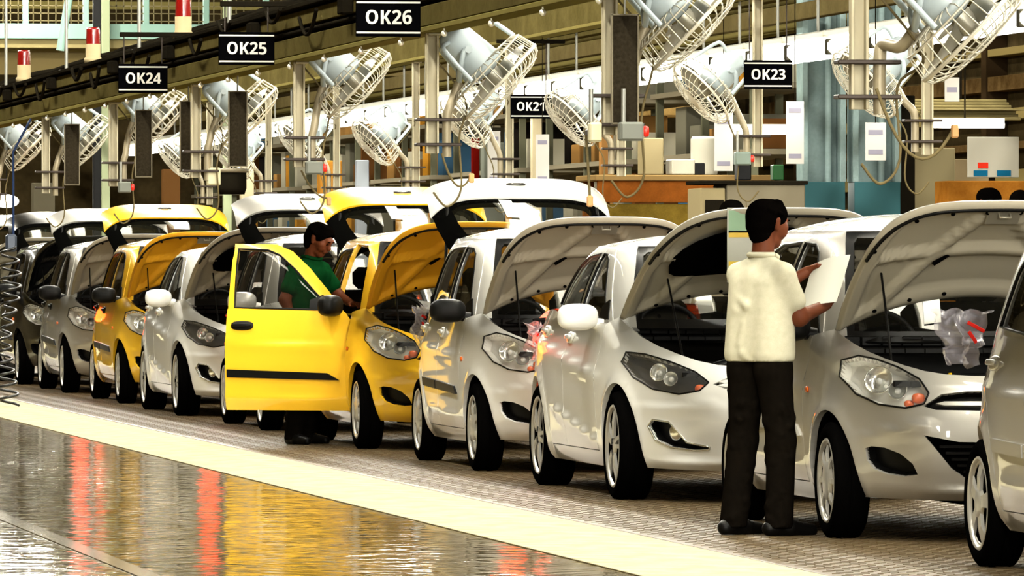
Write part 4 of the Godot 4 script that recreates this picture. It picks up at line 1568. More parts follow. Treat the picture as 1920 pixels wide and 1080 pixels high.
func hall() -> void:
	var gloss := mottled("wet epoxy floor", Color(0.34, 0.285, 0.15), Color(0.44, 0.38, 0.23), 0.06, 3.0, 11)
	var rip := Image.create(512, 512, false, Image.FORMAT_RF)
	var f := noise(5, 1.0, 3)
	for y in 512:
		for x in 512:
			# a torus in four dimensions would tile exactly; two crossed circles in 3-D come close enough
			var a := TAU * x / 512.0
			var c := TAU * y / 512.0
			rip.set_pixel(x, y, Color(0.5 + 0.5 * f.get_noise_3d(cos(a) * 1.6 + 7.0 + 1.6 * sin(c), sin(a) * 1.6, cos(c) * 1.6), 0, 0))
	gloss.heightmap_enabled = true
	gloss.heightmap_texture = ImageTexture.create_from_image(rip)
	gloss.heightmap_scale = 0.65
	var b := MB.new()
	b.box(Vector3(7, -0.15, -53), Vector3(30, 0.3, 122), Basis.IDENTITY, 0.0)
	var fl := setting("floor", b.mesh(), gloss)
	var paint := mottled("cream floor paint", Color(0.63, 0.60, 0.49), Color(0.73, 0.70, 0.59), 0.62, 1.3, 23)
	b = MB.new()
	b.box(Vector3(5.57, 0.003, -53), Vector3(0.76, 0.006, 120), Basis.IDENTITY, 0.002)
	part(fl, "painted_edge_band", b.mesh(), paint)
	b = MB.new()
	b.box(Vector3(3.18, 0.0015, -53), Vector3(0.10, 0.003, 120), Basis.IDENTITY, 0.001)
	part(fl, "thin_lane_line", b.mesh(), mottled("worn lane line", Color(0.38, 0.33, 0.21), Color(0.46, 0.41, 0.28), 0.12, 0.7, 31))
	# steel conveyor plates under the cars, with a raised tread pattern
	var steel := mottled("worn tread plate", Color(0.25, 0.205, 0.135), Color(0.36, 0.30, 0.21), 0.5, 0.9, 41)
	var plate := box_mesh(Vector3(3.40, 0.008, 1.192), 0.003)
	for k in 66:
		var p := part(fl, "conveyor_plate", plate, steel)
		p.position = Vector3(7.66, 0.004, -21.0 - 1.2 * k)
	var lz := MB.new()
	lz.prism(PackedVector2Array([Vector2(-0.042, 0), Vector2(0, -0.011), Vector2(0.042, 0), Vector2(0, 0.011)]), 0.0, 0.0025, Transform3D(Basis(Vector3.RIGHT, -PI / 2), Vector3.ZERO))
	var mm := MultiMesh.new()
	mm.transform_format = MultiMesh.TRANSFORM_3D
	mm.mesh = lz.mesh()
	var nxn := 34
	var nzn := 600
	mm.instance_count = nxn * nzn
	for i in nxn:
		for j in nzn:
			var tw := Basis(Vector3.UP, 0.7 if (i + j) % 2 == 0 else -0.7)
			mm.set_instance_transform(i * nzn + j, Transform3D(tw, Vector3(6.02 + 0.097 * i + 0.048 * (j % 2), 0.0078, -24.0 - 0.1 * j)))
	var mi := MultiMeshInstance3D.new()
	mi.name = "tread_pattern"
	mi.multimesh = mm
	mi.material_override = steel
	mi.set_meta("kind", "stuff")
	fl.add_child(mi)
	# shell of the hall
	var olive := mottled("dim olive wall", Color(0.17, 0.14, 0.08), Color(0.25, 0.21, 0.13), 0.85, 4.0, 51)
	var roof := mottled("dim roof sheet", Color(0.24, 0.215, 0.14), Color(0.32, 0.29, 0.20), 0.85, 5.0, 52)
	var wr := setting("wall_right", box_mesh(Vector3(0.3, 9.0, 122), 0.0, Vector3(21.9, 4.5, -53)), olive)
	for k in 9:
		part(wr, "wall_rail", box_mesh(Vector3(0.25, 0.10 + 0.05 * (k % 3), 60), 0.006, Vector3(21.6, 1.6 + 0.42 * k, -82)), mottled("rail brown", Color(0.22, 0.16, 0.08), Color(0.34, 0.27, 0.16), 0.7, 2.0, 55) if k % 2 else mat("rail olive", Color(0.40, 0.35, 0.21), 0.6))
	for k in 9:
		part(wr, "wall_stanchion", box_mesh(Vector3(0.30, 8.8, 0.3), 0.006, Vector3(21.6, 4.4, -56.0 - 6.5 * k)), mat("stanchion brown", Color(0.16, 0.12, 0.07), 0.7))
	setting("wall_left", box_mesh(Vector3(0.3, 9.0, 122), 0.0, Vector3(-7.9, 4.5, -53)), mottled("pale near wall", Color(0.34, 0.30, 0.21), Color(0.42, 0.38, 0.28), 0.8, 4.0, 53))
	setting("wall_back", box_mesh(Vector3(30, 9.0, 0.3), 0.0, Vector3(7, 4.5, -113.8)), olive)
	setting("wall_front", box_mesh(Vector3(30, 9.0, 0.3), 0.0, Vector3(7, 4.5, 7.8)), mats["pale near wall"])
	# added glowing window behind the camera, unseen, the body of the fill light
	var wg := setting("added_window_1", box_mesh(Vector3(17.2, 3.6, 0.10), 0.01, Vector3(7, 3.6, 7.60)), mat("added window frame", Color(0.5, 0.5, 0.46), 0.5))
	for k in 10:
		part(wg, "added_pane", box_mesh(Vector3(1.62, 3.4, 0.02), 0.0, Vector3(-0.65 + 1.7 * k, 3.6, 7.535)), glow("added pane glow", Color(1.0, 0.985, 0.94), 1.6))
	setting("ceiling", box_mesh(Vector3(30, 0.3, 122), 0.0, Vector3(7, 9.0, -53)), roof)


# ---------------------------------------------------------------- overhead line fittings

func fan_meshes() -> Dictionary:
	if meshes.has("fan"):
		return meshes["fan"]
	var o := {}
	var turn := Transform3D(Basis(Vector3.RIGHT, PI / 2), Vector3.ZERO)   # lathe axis y -> z
	var b := MB.new()
	b.lathe([Vector2(0.001, -0.41), Vector2(0.05, -0.405), Vector2(0.085, -0.38), Vector2(0.10, -0.34), Vector2(0.112, -0.20), Vector2(0.118, -0.10), Vector2(0.10, -0.075), Vector2(0.03, -0.06)], 28, turn)
	o.motor = b.mesh()
	var rear := MB.new()
	var front := MB.new()
	for k in 32:
		var a := TAU * k / 32
		var d := Vector3(cos(a), sin(a), 0)
		rear.tube([d * 0.10 + Vector3(0, 0, -0.125), d * 0.23 + Vector3(0, 0, -0.115), d * 0.262 + Vector3(0, 0, -0.09), d * 0.285 + Vector3(0, 0, 0.015)], 0.0034, 4, false)
		front.tube([d * 0.285 + Vector3(0, 0, 0.02), d * 0.27 + Vector3(0, 0, 0.05), d * 0.20 + Vector3(0, 0, 0.085), d * 0.055 + Vector3(0, 0, 0.10)], 0.003, 4, false)
	for q in [[rear, 0.105, -0.125, 0.005], [rear, 0.262, -0.09, 0.0055], [rear, 0.285, 0.015, 0.007], [front, 0.285, 0.022, 0.0055], [front, 0.235, 0.073, 0.003], [front, 0.17, 0.09, 0.003], [front, 0.11, 0.097, 0.003]]:
		var ring := []
		for k in 45:
			var a := TAU * k / 44
			ring.append(Vector3(q[1] * cos(a), q[1] * sin(a), q[2]))
		q[0].tube(ring, q[3], 5, false)
	front.lathe([Vector2(0.001, 0.108), Vector2(0.045, 0.106), Vector2(0.06, 0.098)], 20, turn)
	o.rear = rear.mesh()
	o.front = front.mesh()
	b = MB.new()
	for k in 3:
		var g := []
		for i in 9:
			var r := lerpf(0.045, 0.25, i / 8.0)
			var line := PackedVector3Array()
			for j in 7:
				var w := lerpf(-0.5, 0.5, j / 6.0) * (0.9 + 0.5 * sin(PI * i / 8.0))
				var a := TAU * k / 3 + w
				line.append(Vector3(r * cos(a), r * sin(a), -0.02 + 0.07 * w * (1.0 - 0.5 * i / 8.0)))
			g.append(line)
		b.grid(g, func(_p): return Vector3.BACK)
	b.lathe([Vector2(0.05, -0.06), Vector2(0.05, 0.01), Vector2(0.03, 0.03), Vector2(0.001, 0.035)], 16, turn)
	o.blades = b.mesh()
	b = MB.new()
	b.tube(smooth_path([Vector3(0.09, 0, -0.345), Vector3(0.17, 0, -0.355), Vector3(0.205, 0, -0.31), Vector3(0.24, 0, -0.105)], 5), 0.014, 8)
	o.bracket = b.mesh()
	b = MB.new()
	for sx in [-1.0, 1.0]:
		b.tube(smooth_path([Vector3(0.115 * sx, 0.0, -0.24), Vector3(0.15 * sx, -0.03, -0.25), Vector3(0.12 * sx, -0.11, -0.20), Vector3(0.0, -0.165, -0.15)], 5), 0.016, 8)
		b.tube([Vector3(0.10 * sx, 0, -0.24), Vector3(0.165 * sx, 0, -0.24)], 0.022, 8)
	o.yoke = b.mesh()
	meshes["fan"] = o
	return o


func fan(post: Vector3, head: Vector3, dir: Vector3, label: String, group: String, tone: Material) -> void:
	var o := thing("wall_fan", label, "fan", post, group)
	var m := fan_meshes()
	var z := dir.normalized()
	var x := Vector3.UP.cross(z).normalized()
	var bs := Basis(x, z.cross(x), z)
	var at := head - post
	var wire := mat("guard wire", Color(0.78, 0.76, 0.69), 0.4, 0.1)
	for q in [["motor", m.motor, tone], ["rear_guard", m.rear, wire], ["front_guard", m.front, wire], ["fan_blades", m.blades, mat("blade grey", Color(0.52, 0.51, 0.46), 0.35, 0.5)], ["yoke", m.yoke, tone]]:
		var p := part(o, q[0], q[1], q[2])
		p.transform = Transform3D(bs, at)
	for k in 3:
		part(o, "guard_bracket", m.bracket, tone).transform = Transform3D(bs * Basis(Vector3.BACK, PI / 2 + TAU * k / 3), at)
	var joint := at + bs * Vector3(0, -0.165, -0.15)
	var sx := signf(at.x)
	var foot := Vector3(0.085 * sx, -0.16, 0.0)
	var pipe := mat("fan arm paint", Color(0.52, 0.48, 0.385), 0.45, 0.15)
	var b := MB.new()
	b.tube(smooth_path([foot, Vector3(0.085 * sx, 0.05, 0), Vector3(0.10 * sx, 0.12, 0), foot.lerp(joint, 0.72) + Vector3(-0.015 * sx, 0.03, 0), joint], 6), 0.026, 10)
	part(o, "arm", b.mesh(), pipe)
	for dy in [-0.09, 0.05]:
		part(o, "clamp", box_mesh(Vector3(0.26, 0.018, 0.10), 0.004, Vector3(0.035 * sx, dy, 0)), mat("clamp steel", Color(0.16, 0.12, 0.09), 0.55, 0.4))
	var c := MB.new()
	c.tube(smooth_path([at + bs * Vector3(0.03, -0.06, -0.40), at + bs * Vector3(0.05, -0.14, -0.42), joint + Vector3(0.03 * sx, -0.10, 0.03), Vector3(0.15 * sx, -0.05, 0.04), Vector3(0.16 * sx, -0.34, 0.04), Vector3(0.08 * sx, -0.44, 0.04), Vector3(0.0, -0.36, 0.05)], 6), 0.006, 6)
	part(o, "cable", c.mesh(), mat("pale cable", Color(0.36, 0.32, 0.22), 0.6))


func hanging_post(at: Vector3, top: float, label: String, group: String) -> void:
	# a slotted channel that hangs from the overhead beam
	var o := thing("hanging_post", label, "post", at, group)
	var h := top - at.y
	var steel := mat("post paint", Color(0.64, 0.61, 0.52), 0.6)
	var b := MB.new()
	b.box(Vector3(0, h * 0.5, -0.025), Vector3(0.07, h, 0.012))
	b.box(Vector3(-0.03, h * 0.5, 0), Vector3(0.012, h, 0.055))
	b.box(Vector3(0.03, h * 0.5, 0), Vector3(0.012, h, 0.055))
	part(o, "channel", b.mesh(), steel)
	part(o, "top_plate", box_mesh(Vector3(0.08, 0.014, 0.16), 0.003, Vector3(0.01, h - 0.007, 0)), steel)


func switch_box(at: Vector3, s: Vector3, label: String, knob: bool, tone: Material) -> void:
	var o := thing("switch_box", label, "switch", at)
	part(o, "case", box_mesh(s, 0.008), tone)
	part(o, "cover", box_mesh(Vector3(s.x * 0.86, s.y * 0.84, 0.008), 0.003, Vector3(0, 0, s.z * 0.5 + 0.003)), tone)
	part(o, "conduit", tube_mesh([Vector3(-s.x * 0.3, s.y * 0.45, 0), Vector3(-s.x * 0.3, s.y * 0.5 + 0.16, 0)], 0.011, 8), mat("galvanised steel", Color(0.55, 0.55, 0.52), 0.45, 0.6))
	part(o, "mounting_bracket", box_mesh(Vector3(0.05, 0.03, 0.12), 0.004, Vector3(0, 0, -s.z * 0.5 - 0.04)), mat("clamp steel", Color(0.16, 0.12, 0.09), 0.55, 0.4))
	if knob:
		var b := MB.new()
		b.lathe([Vector2(0.0, 0.03), Vector2(0.024, 0.028), Vector2(0.028, 0.012), Vector2(0.02, 0.0)], 16, Transform3D(Basis(Vector3.BACK, -PI / 2), Vector3(s.x * 0.5, 0, 0)))
		part(o, "knob", b.mesh(), mat("red plastic", Color(0.85, 0.12, 0.06), 0.35), "red rotary knob")


func line_sign(words: String, at: Vector3, label: String, hang := 0.235, reach := 0.0) -> void:
	var o := thing("station_sign", label, "sign", at, "station signs")
	part(o, "board", box_mesh(Vector3(0.364, 0.214, 0.02), 0.003), mat("sign black", Color(0.012, 0.012, 0.016), 0.7))
	var white := mat("sign white", Color(0.80, 0.79, 0.76), 0.6)
	for y in [-0.084, 0.084]:
		part(o, "rule", box_mesh(Vector3(0.358, 0.010, 0.003), 0.0, Vector3(0, y, 0.0112)), white)
	var t := TextMesh.new()
	var ft := SystemFont.new()
	ft.font_names = PackedStringArray(["Droid Sans"])
	ft.font_weight = 700
	t.font = ft
	t.text = words
	t.font_size = 64
	t.depth = 0.003
	t.pixel_size = 0.00168
	var p := part(o, "lettering", t, white)
	p.position = Vector3(0, 0, 0.0112)
	for x in [-0.14, 0.14]:
		part(o, "hanger", tube_mesh([Vector3(x, 0.11, 0), Vector3(x, hang, 0)], 0.005, 6), mat("clamp steel", Color(0.16, 0.12, 0.09), 0.55, 0.4))
	part(o, "cross_arm", box_mesh(Vector3(0.62, 0.035, 0.04), 0.004, Vector3(reach, hang + 0.015, 0)), mat("dark beam", Color(0.075, 0.065, 0.045), 0.7))


func line_fittings() -> void:
	var dark := mat("dark beam", Color(0.075, 0.065, 0.045), 0.7)
	var olive := mottled("olive trunking", Color(0.22, 0.195, 0.10), Color(0.29, 0.26, 0.15), 0.6, 1.7, 61)
	var lip := mat("olive lip", Color(0.36, 0.33, 0.185), 0.65)
	var steel := mat("galvanised steel", Color(0.55, 0.55, 0.52), 0.45, 0.6)
	# near overhead trunking: lip, web and a row of cover panels
	var o := thing("overhead_trunking", "long olive overhead trunking that carries the fans and signs", "trunking", Vector3(POST_X, 2.6, -62))
	part(o, "lower_lip", box_mesh(Vector3(0.14, 0.03, 92), 0.004, Vector3(0, 0.015, 0)), lip)
	part(o, "web", box_mesh(Vector3(0.05, 0.34, 92), 0.004, Vector3(0.02, 0.18, 0)), dark)
	part(o, "top_rail", box_mesh(Vector3(0.16, 0.03, 92), 0.004, Vector3(0, 0.345, 0)), dark)
	part(o, "cable_run", tube_mesh([Vector3(-0.04, 0.185, -46), Vector3(-0.04, 0.185, 46)], 0.014, 8), dark)
	var cov_a := box_mesh(Vector3(0.03, 0.115, 1.88), 0.004)
	var cov_b := box_mesh(Vector3(0.03, 0.095, 1.88), 0.004)
	for k in 48:
		part(o, "cover_panel", cov_a, olive).position = Vector3(-0.03, 0.095, 44.9 - 1.9 * k)
		part(o, "cover_panel", cov_b, olive).position = Vector3(-0.035, 0.265, 44.9 - 1.9 * k)
	for k in 52:
		var b := MB.new()
		if not meshes.has("roller"):
			b.ball(Vector3.ZERO, Vector3(0.018, 0.018, 0.018), Basis.IDENTITY, 1.0, 8, 6)
			b.tube([Vector3(0, 0.01, 0), Vector3(0, 0.05, 0)], 0.006, 6)
			meshes["roller"] = b.mesh()
		part(o, "hanger_stud", meshes["roller"], mat("bright stud", Color(0.85, 0.84, 0.78), 0.25, 0.4)).position = Vector3(-0.055, -0.03, 43.0 - 1.7 * k)
	# bundles of dark cable lying on the trunking
	var rng := RandomNumberGenerator.new()
	rng.seed = 77
	for k in 6:
		var pts := []
		for i in 49:
			pts.append(Vector3(POST_X + 0.12 + 0.07 * k + rng.randf_range(-0.008, 0.008), 3.01 + 0.03 * (k % 3) + rng.randf_range(-0.008, 0.02), -24.0 - 1.4 * i))
		one("cable_bundle", tube_mesh(pts, 0.024, 6), dark, "dark cable lying along the top of the near trunking", "cable", Vector3.ZERO, "cables on the near trunking")
	for k in 24:
		var z := -43.0 - 1.55 * k + rng.randf_range(-0.5, 0.5)
		var l := rng.randf_range(0.7, 1.3)
		var yy := 2.92 + rng.randf_range(-0.03, 0.05) - 0.02 * (k % 2)
		if k % 3:
			one("drooping_cable", tube_mesh(sag(Vector3(5.80, yy, z), Vector3(5.80, yy + rng.randf_range(-0.05, 0.03), z - l), rng.randf_range(0.05, 0.16), 14), rng.randf_range(0.010, 0.018), 6), dark, "dark cable drooping along the face of the near trunking", "cable", Vector3.ZERO, "cables drooping from the near trunking")
		else:
			one("junction_box", box_mesh(Vector3(0.07, 0.10, 0.24), 0.008), dark, "dark junction box on the face of the near trunking", "junction box", Vector3(5.815, 2.86, z - 0.4), "junction boxes on the near trunking")
	# near row: posts and fans
	var tone := mat("fan enamel", Color(0.66, 0.71, 0.73), 0.38)
	var heads := [[2.25, 6.30], [2.46, 6.30], [2.34, 6.28], [2.46, 6.28], [2.38, 6.28], [2.46, 6.28], [2.37, 6.28], [2.42, 6.28]]
	var who := ["first near fan, half cut off by the top right corner", "big near fan at the top by the large board", "near fan above the white car with the raised tailgate", "near fan hanging right below the OK26 sign", "near fan below the OK25 sign, with a dark board before it", "near fan right below the OK24 sign", "near fan above the far silver car", "last near fan at the left edge"]
	for i in 8:
		var z := -28.4 - 5.92 * i
		hanging_post(Vector3(POST_X, 1.92, z), 2.599, "pale slotted post that holds the " + who[i].get_slice(",", 0), "posts of the near row")
		fan(Vector3(POST_X, 2.06, z), Vector3(heads[i][1], heads[i][0], z + (0.0 if i else 0.25)), Vector3(0.72, -0.68, 0.08), who[i], "fans of the near row", tone)
	# far row, mirrored
	var far_who := ["far fan in front of the blue-grey columns", "far fan with a plastic-wrapped card hanging under it", "far fan left of the dark vertical board", "far fan hidden behind the fan above the white car", "far fan beyond the OK26 sign", "far fan small above the silver tailgate", "far fan small beside the OK24 sign", "farthest small fan of the far row"]
	for i in 8:
		var z := -47.0 - 5.97 * i
		hanging_post(Vector3(BACK_X, 2.02, z), 3.299, "slim far post that holds the " + far_who[i], "posts of the far row")
		fan(Vector3(BACK_X, 2.2, z), Vector3(BACK_X - 0.42, 2.58 if i % 2 else 2.50, z), Vector3(-0.74, -0.66, 0.12), far_who[i], "fans of the far row", tone)
	var fb := thing("far_overhead_beam", "olive overhead beam above the far row of fans", "beam", Vector3(BACK_X, 3.3, -70))
	part(fb, "lower_flange", box_mesh(Vector3(0.16, 0.03, 84), 0.004, Vector3(0, 0.015, 0)), lip)
	part(fb, "web", box_mesh(Vector3(0.04, 0.26, 84), 0.004, Vector3(0, 0.15, 0)), olive)
	part(fb, "upper_flange", box_mesh(Vector3(0.16, 0.03, 84), 0.004, Vector3(0, 0.29, 0)), lip)
	var lb := thing("lamp_carrier_beam", "dark beam that carries the low row of batten lights", "beam", Vector3(10.9, 3.45, -70))
	part(lb, "channel", box_mesh(Vector3(0.12, 0.06, 76), 0.004), dark)
	# ties between the near trunking and the roof
	for i in 14:
		var z := -26.0 - 6.0 * i
		var r := thing("roof_tie", "slim steel tie from the trunking up to the roof", "rod", Vector3(POST_X, 2.96, z), "roof ties")
		part(r, "rod", tube_mesh([Vector3(0, 0, 0), Vector3(0, 5.9, 0)], 0.014, 8), steel)
		part(r, "foot_plate", box_mesh(Vector3(0.12, 0.012, 0.12), 0.002), steel)
	# upper longitudinal and cross members of the roof frame
	var long := [[8.4, 3.62, 0.10, 0.16], [9.2, 3.45, 0.07, 0.07], [11.9, 3.42, 0.10, 0.14], [12.7, 3.75, 0.14, 0.10], [13.4, 3.60, 0.08, 0.20], [14.2, 4.05, 0.20, 0.12], [15.0, 4.55, 0.08, 0.14], [16.6, 4.3, 0.16, 0.18], [17.6, 4.9, 0.12, 0.22], [19.2, 4.7, 0.2, 0.14], [20.4, 5.4, 0.2, 0.3]]
	var tones := [olive, lip, mottled("tan beam", Color(0.22, 0.19, 0.11), Color(0.29, 0.255, 0.16), 0.6, 2.0, 66)]
	for i in long.size():
		var q: Array = long[i]
		one("roof_beam", box_mesh(Vector3(q[2], q[3], 86), 0.005), tones[i % 3], "olive steel beam running along the roof frame", "beam", Vector3(q[0], q[1], -70), "roof beams along the hall")
	for i in 13:
		one("cross_beam", box_mesh(Vector3(15.0, 0.12, 0.14), 0.005), tones[(i + 1) % 3], "olive cross beam under the hall roof", "beam", Vector3(13.6, 5.15, -33.0 - 6.2 * i), "cross beams of the roof frame")
	for i in 5:
		var y := 3.25 + 0.28 * i
		one("roof_pipe", tube_mesh([Vector3(12.2 + 0.9 * i, y, -30), Vector3(12.2 + 0.9 * i, y, -112)], 0.035 + 0.01 * (i % 3), 8), tones[i % 3], "round pipe running along under the roof frame", "pipe", Vector3.ZERO, "roof pipes")
	# signs
	line_sign("OK26", Vector3(5.58, 2.669, -39.74), "black station sign reading OK26", 0.295, 0.14)
	line_sign("OK25", Vector3(5.58, 2.690, -46.34), "black station sign reading OK25", 0.274, 0.14)
	line_sign("OK24", Vector3(5.58, 2.657, -52.70), "black station sign reading OK24", 0.307, 0.14)
	line_sign("OK23", Vector3(BACK_X, 2.70, -52.56), "black station sign reading OK23 behind the far fans", 0.568)
	line_sign("OK21", Vector3(BACK_X, 2.70, -63.68), "black station sign reading OK21 behind the far fans", 0.568)
	# dark vertical boards of the near row
	var bw := ["large dark vertical board beside the top fan", "dark vertical board before the fan under OK25", "dark vertical board between the OK24 and OK25 fans", "dark vertical board left of the OK24 fan", "small dark vertical board near the left edge"]
	var bz := [-34.1, -49.75, -52.8, -55.95, -62.0]
	for i in 5:
		var t := thing("marker_board", bw[i], "board", Vector3(5.915, 1.97, bz[i] + (0.12 if i < 4 else 0.35)), "dark boards of the near row")
		part(t, "board", box_mesh(Vector3(0.13, 0.52, 0.02), 0.003, Vector3(0, 0.26, 0)), mottled("brown mesh board", Color(0.10, 0.085, 0.06), Color(0.17, 0.15, 0.115), 0.7, 0.12, 71))
		var fr := MB.new()
		for x in [-0.063, 0.063]:
			fr.box(Vector3(x, 0.26, 0.004), Vector3(0.008, 0.53, 0.026))
		for y in [0.0, 0.52]:
			fr.box(Vector3(0, y, 0.004), Vector3(0.134, 0.008, 0.026))
		part(t, "frame", fr.mesh(), mat("board frame", Color(0.40, 0.37, 0.30), 0.5))
		part(t, "hanger", tube_mesh([Vector3(0, 0.52, 0), Vector3(0, 0.63, 0)], 0.006, 6), steel)
	# switch boxes
	var g := mat("box grey", Color(0.40, 0.41, 0.38), 0.5)
	var pale := mat("box cream", Color(0.74, 0.72, 0.60), 0.5)
	switch_box(Vector3(5.93, 1.93, -33.9), Vector3(0.115, 0.09, 0.08), "grey switch box with red knob under the large dark board", true, g)
	switch_box(Vector3(5.79, 1.93, -34.1), Vector3(0.06, 0.095, 0.07), "small cream junction box beside the grey switch box", false, pale)
	switch_box(Vector3(5.99, 1.915, -46.1), Vector3(0.11, 0.085, 0.08), "grey switch box with red knob on the post under OK26", true, g)
	switch_box(Vector3(5.97, 1.91, -57.8), Vector3(0.10, 0.09, 0.08), "grey switch box with red knob left of OK24", true, g)
	switch_box(Vector3(6.03, 1.93, -52.1), Vector3(0.10, 0.13, 0.08), "cream junction box on the post right of OK24", false, pale)
	switch_box(Vector3(10.10, 2.08, -52.9), Vector3(0.12, 0.10, 0.08), "grey switch box on the far post beside the plastic-wrapped card", true, mat("box green grey", Color(0.40, 0.45, 0.42), 0.5))
	# loose hanging cables with plugs
	var cb := mat("pale cable", Color(0.36, 0.32, 0.22), 0.6)
	var plugs := [[Vector3(5.93, 2.0, -28.2), Vector3(6.25, 1.85, -28.2), 0.2, "cable loop with orange plug under the first near fan"], [Vector3(5.95, 1.92, -40.2), Vector3(6.12, 1.80, -40.2), 0.12, "cable loop under the fan above the white tailgate"], [Vector3(5.78, 1.95, -34.3), Vector3(5.80, 1.62, -34.3), 0.0, "thin cable hanging down before the white tailgate"], [Vector3(5.92, 1.9, -46.2), Vector3(6.1, 1.72, -46.2), 0.05, "cable with tag hanging before the silver tailgate"]]
	for q in plugs:
		var t := thing("hanging_cable", q[3], "cable", q[0])
		part(t, "cord", tube_mesh(sag(Vector3.ZERO, q[1] - q[0], q[2]), 0.007, 6), cb)
		part(t, "plug", box_mesh(Vector3(0.03, 0.055, 0.025), 0.006, q[1] - q[0] - Vector3(0, 0.02, 0)), mat("tan plug", Color(0.72, 0.55, 0.36), 0.5))
	# red beacons on top of the trunking
	var bl := ["red beacon lamp at the top beside the OK25 sign", "red beacon lamp above the OK24 sign", "red beacon lamp low at the left edge"]
	var bzs := [-52.9, -59.65, -66.1]
	for i in 3:
		var t := thing("beacon", bl[i], "beacon", Vector3(5.9, 2.96, bzs[i]), "red beacons on the trunking")
		var b := MB.new()
		b.lathe([Vector2(0.0, 0.30), Vector2(0.05, 0.298), Vector2(0.056, 0.28), Vector2(0.06, 0.16)], 20)
		part(t, "dome", b.mesh(), mat("beacon red", Color(0.42, 0.012, 0.01), 0.2, 0.0, 0.8))
		b = MB.new()
		b.lathe([Vector2(0.062, 0.16), Vector2(0.062, 0.05), Vector2(0.075, 0.04), Vector2(0.075, 0.0), Vector2(0.0, 0.0)], 20)
		part(t, "base", b.mesh(), mat("beacon base", Color(0.66, 0.60, 0.46), 0.5))
	# coiled air hose at the left
	var co := thing("coiled_hose", "dark coiled air hose hanging at the left edge", "hose", Vector3(5.62, 0.0, -64.6))
	var pts := []
	for i in 560:
		var t := i / 559.0
		var a := TAU * 13.0 * t
		var r := 0.07 + 0.02 * sin(t * 9.0)
		pts.append(Vector3(r * cos(a) + 0.03 * sin(t * 7.0), lerpf(1.45, 0.02, pow(t, 0.95)), r * sin(a)))
	part(co, "coil", tube_mesh(pts, 0.013, 5), mat("hose black", Color(0.02, 0.022, 0.03), 0.35))
	part(co, "drop_pipe", tube_mesh([Vector3(0.05, 1.43, 0), Vector3(0.05, 2.3, 0), Vector3(0.21, 2.595, 0)], 0.012, 6), mat("hose blue", Color(0.10, 0.16, 0.28), 0.4))
	part(co, "coupling", box_mesh(Vector3(0.10, 0.16, 0.09), 0.02, Vector3(0.03, 1.48, 0)), mat("coupling grey", Color(0.22, 0.25, 0.30), 0.4, 0.3))


# ---------------------------------------------------------------- background

func block(called: String, label: String, cat: String, x: float, w: float, y0: float, y1: float, z: float, d: float, m: Material, group := "") -> MeshInstance3D:
	return one(called, box_mesh(Vector3(w, y1 - y0, d), 0.008, Vector3(0, (y1 - y0) * 0.5, 0)), m, label, cat, Vector3(x, y0, z), group)


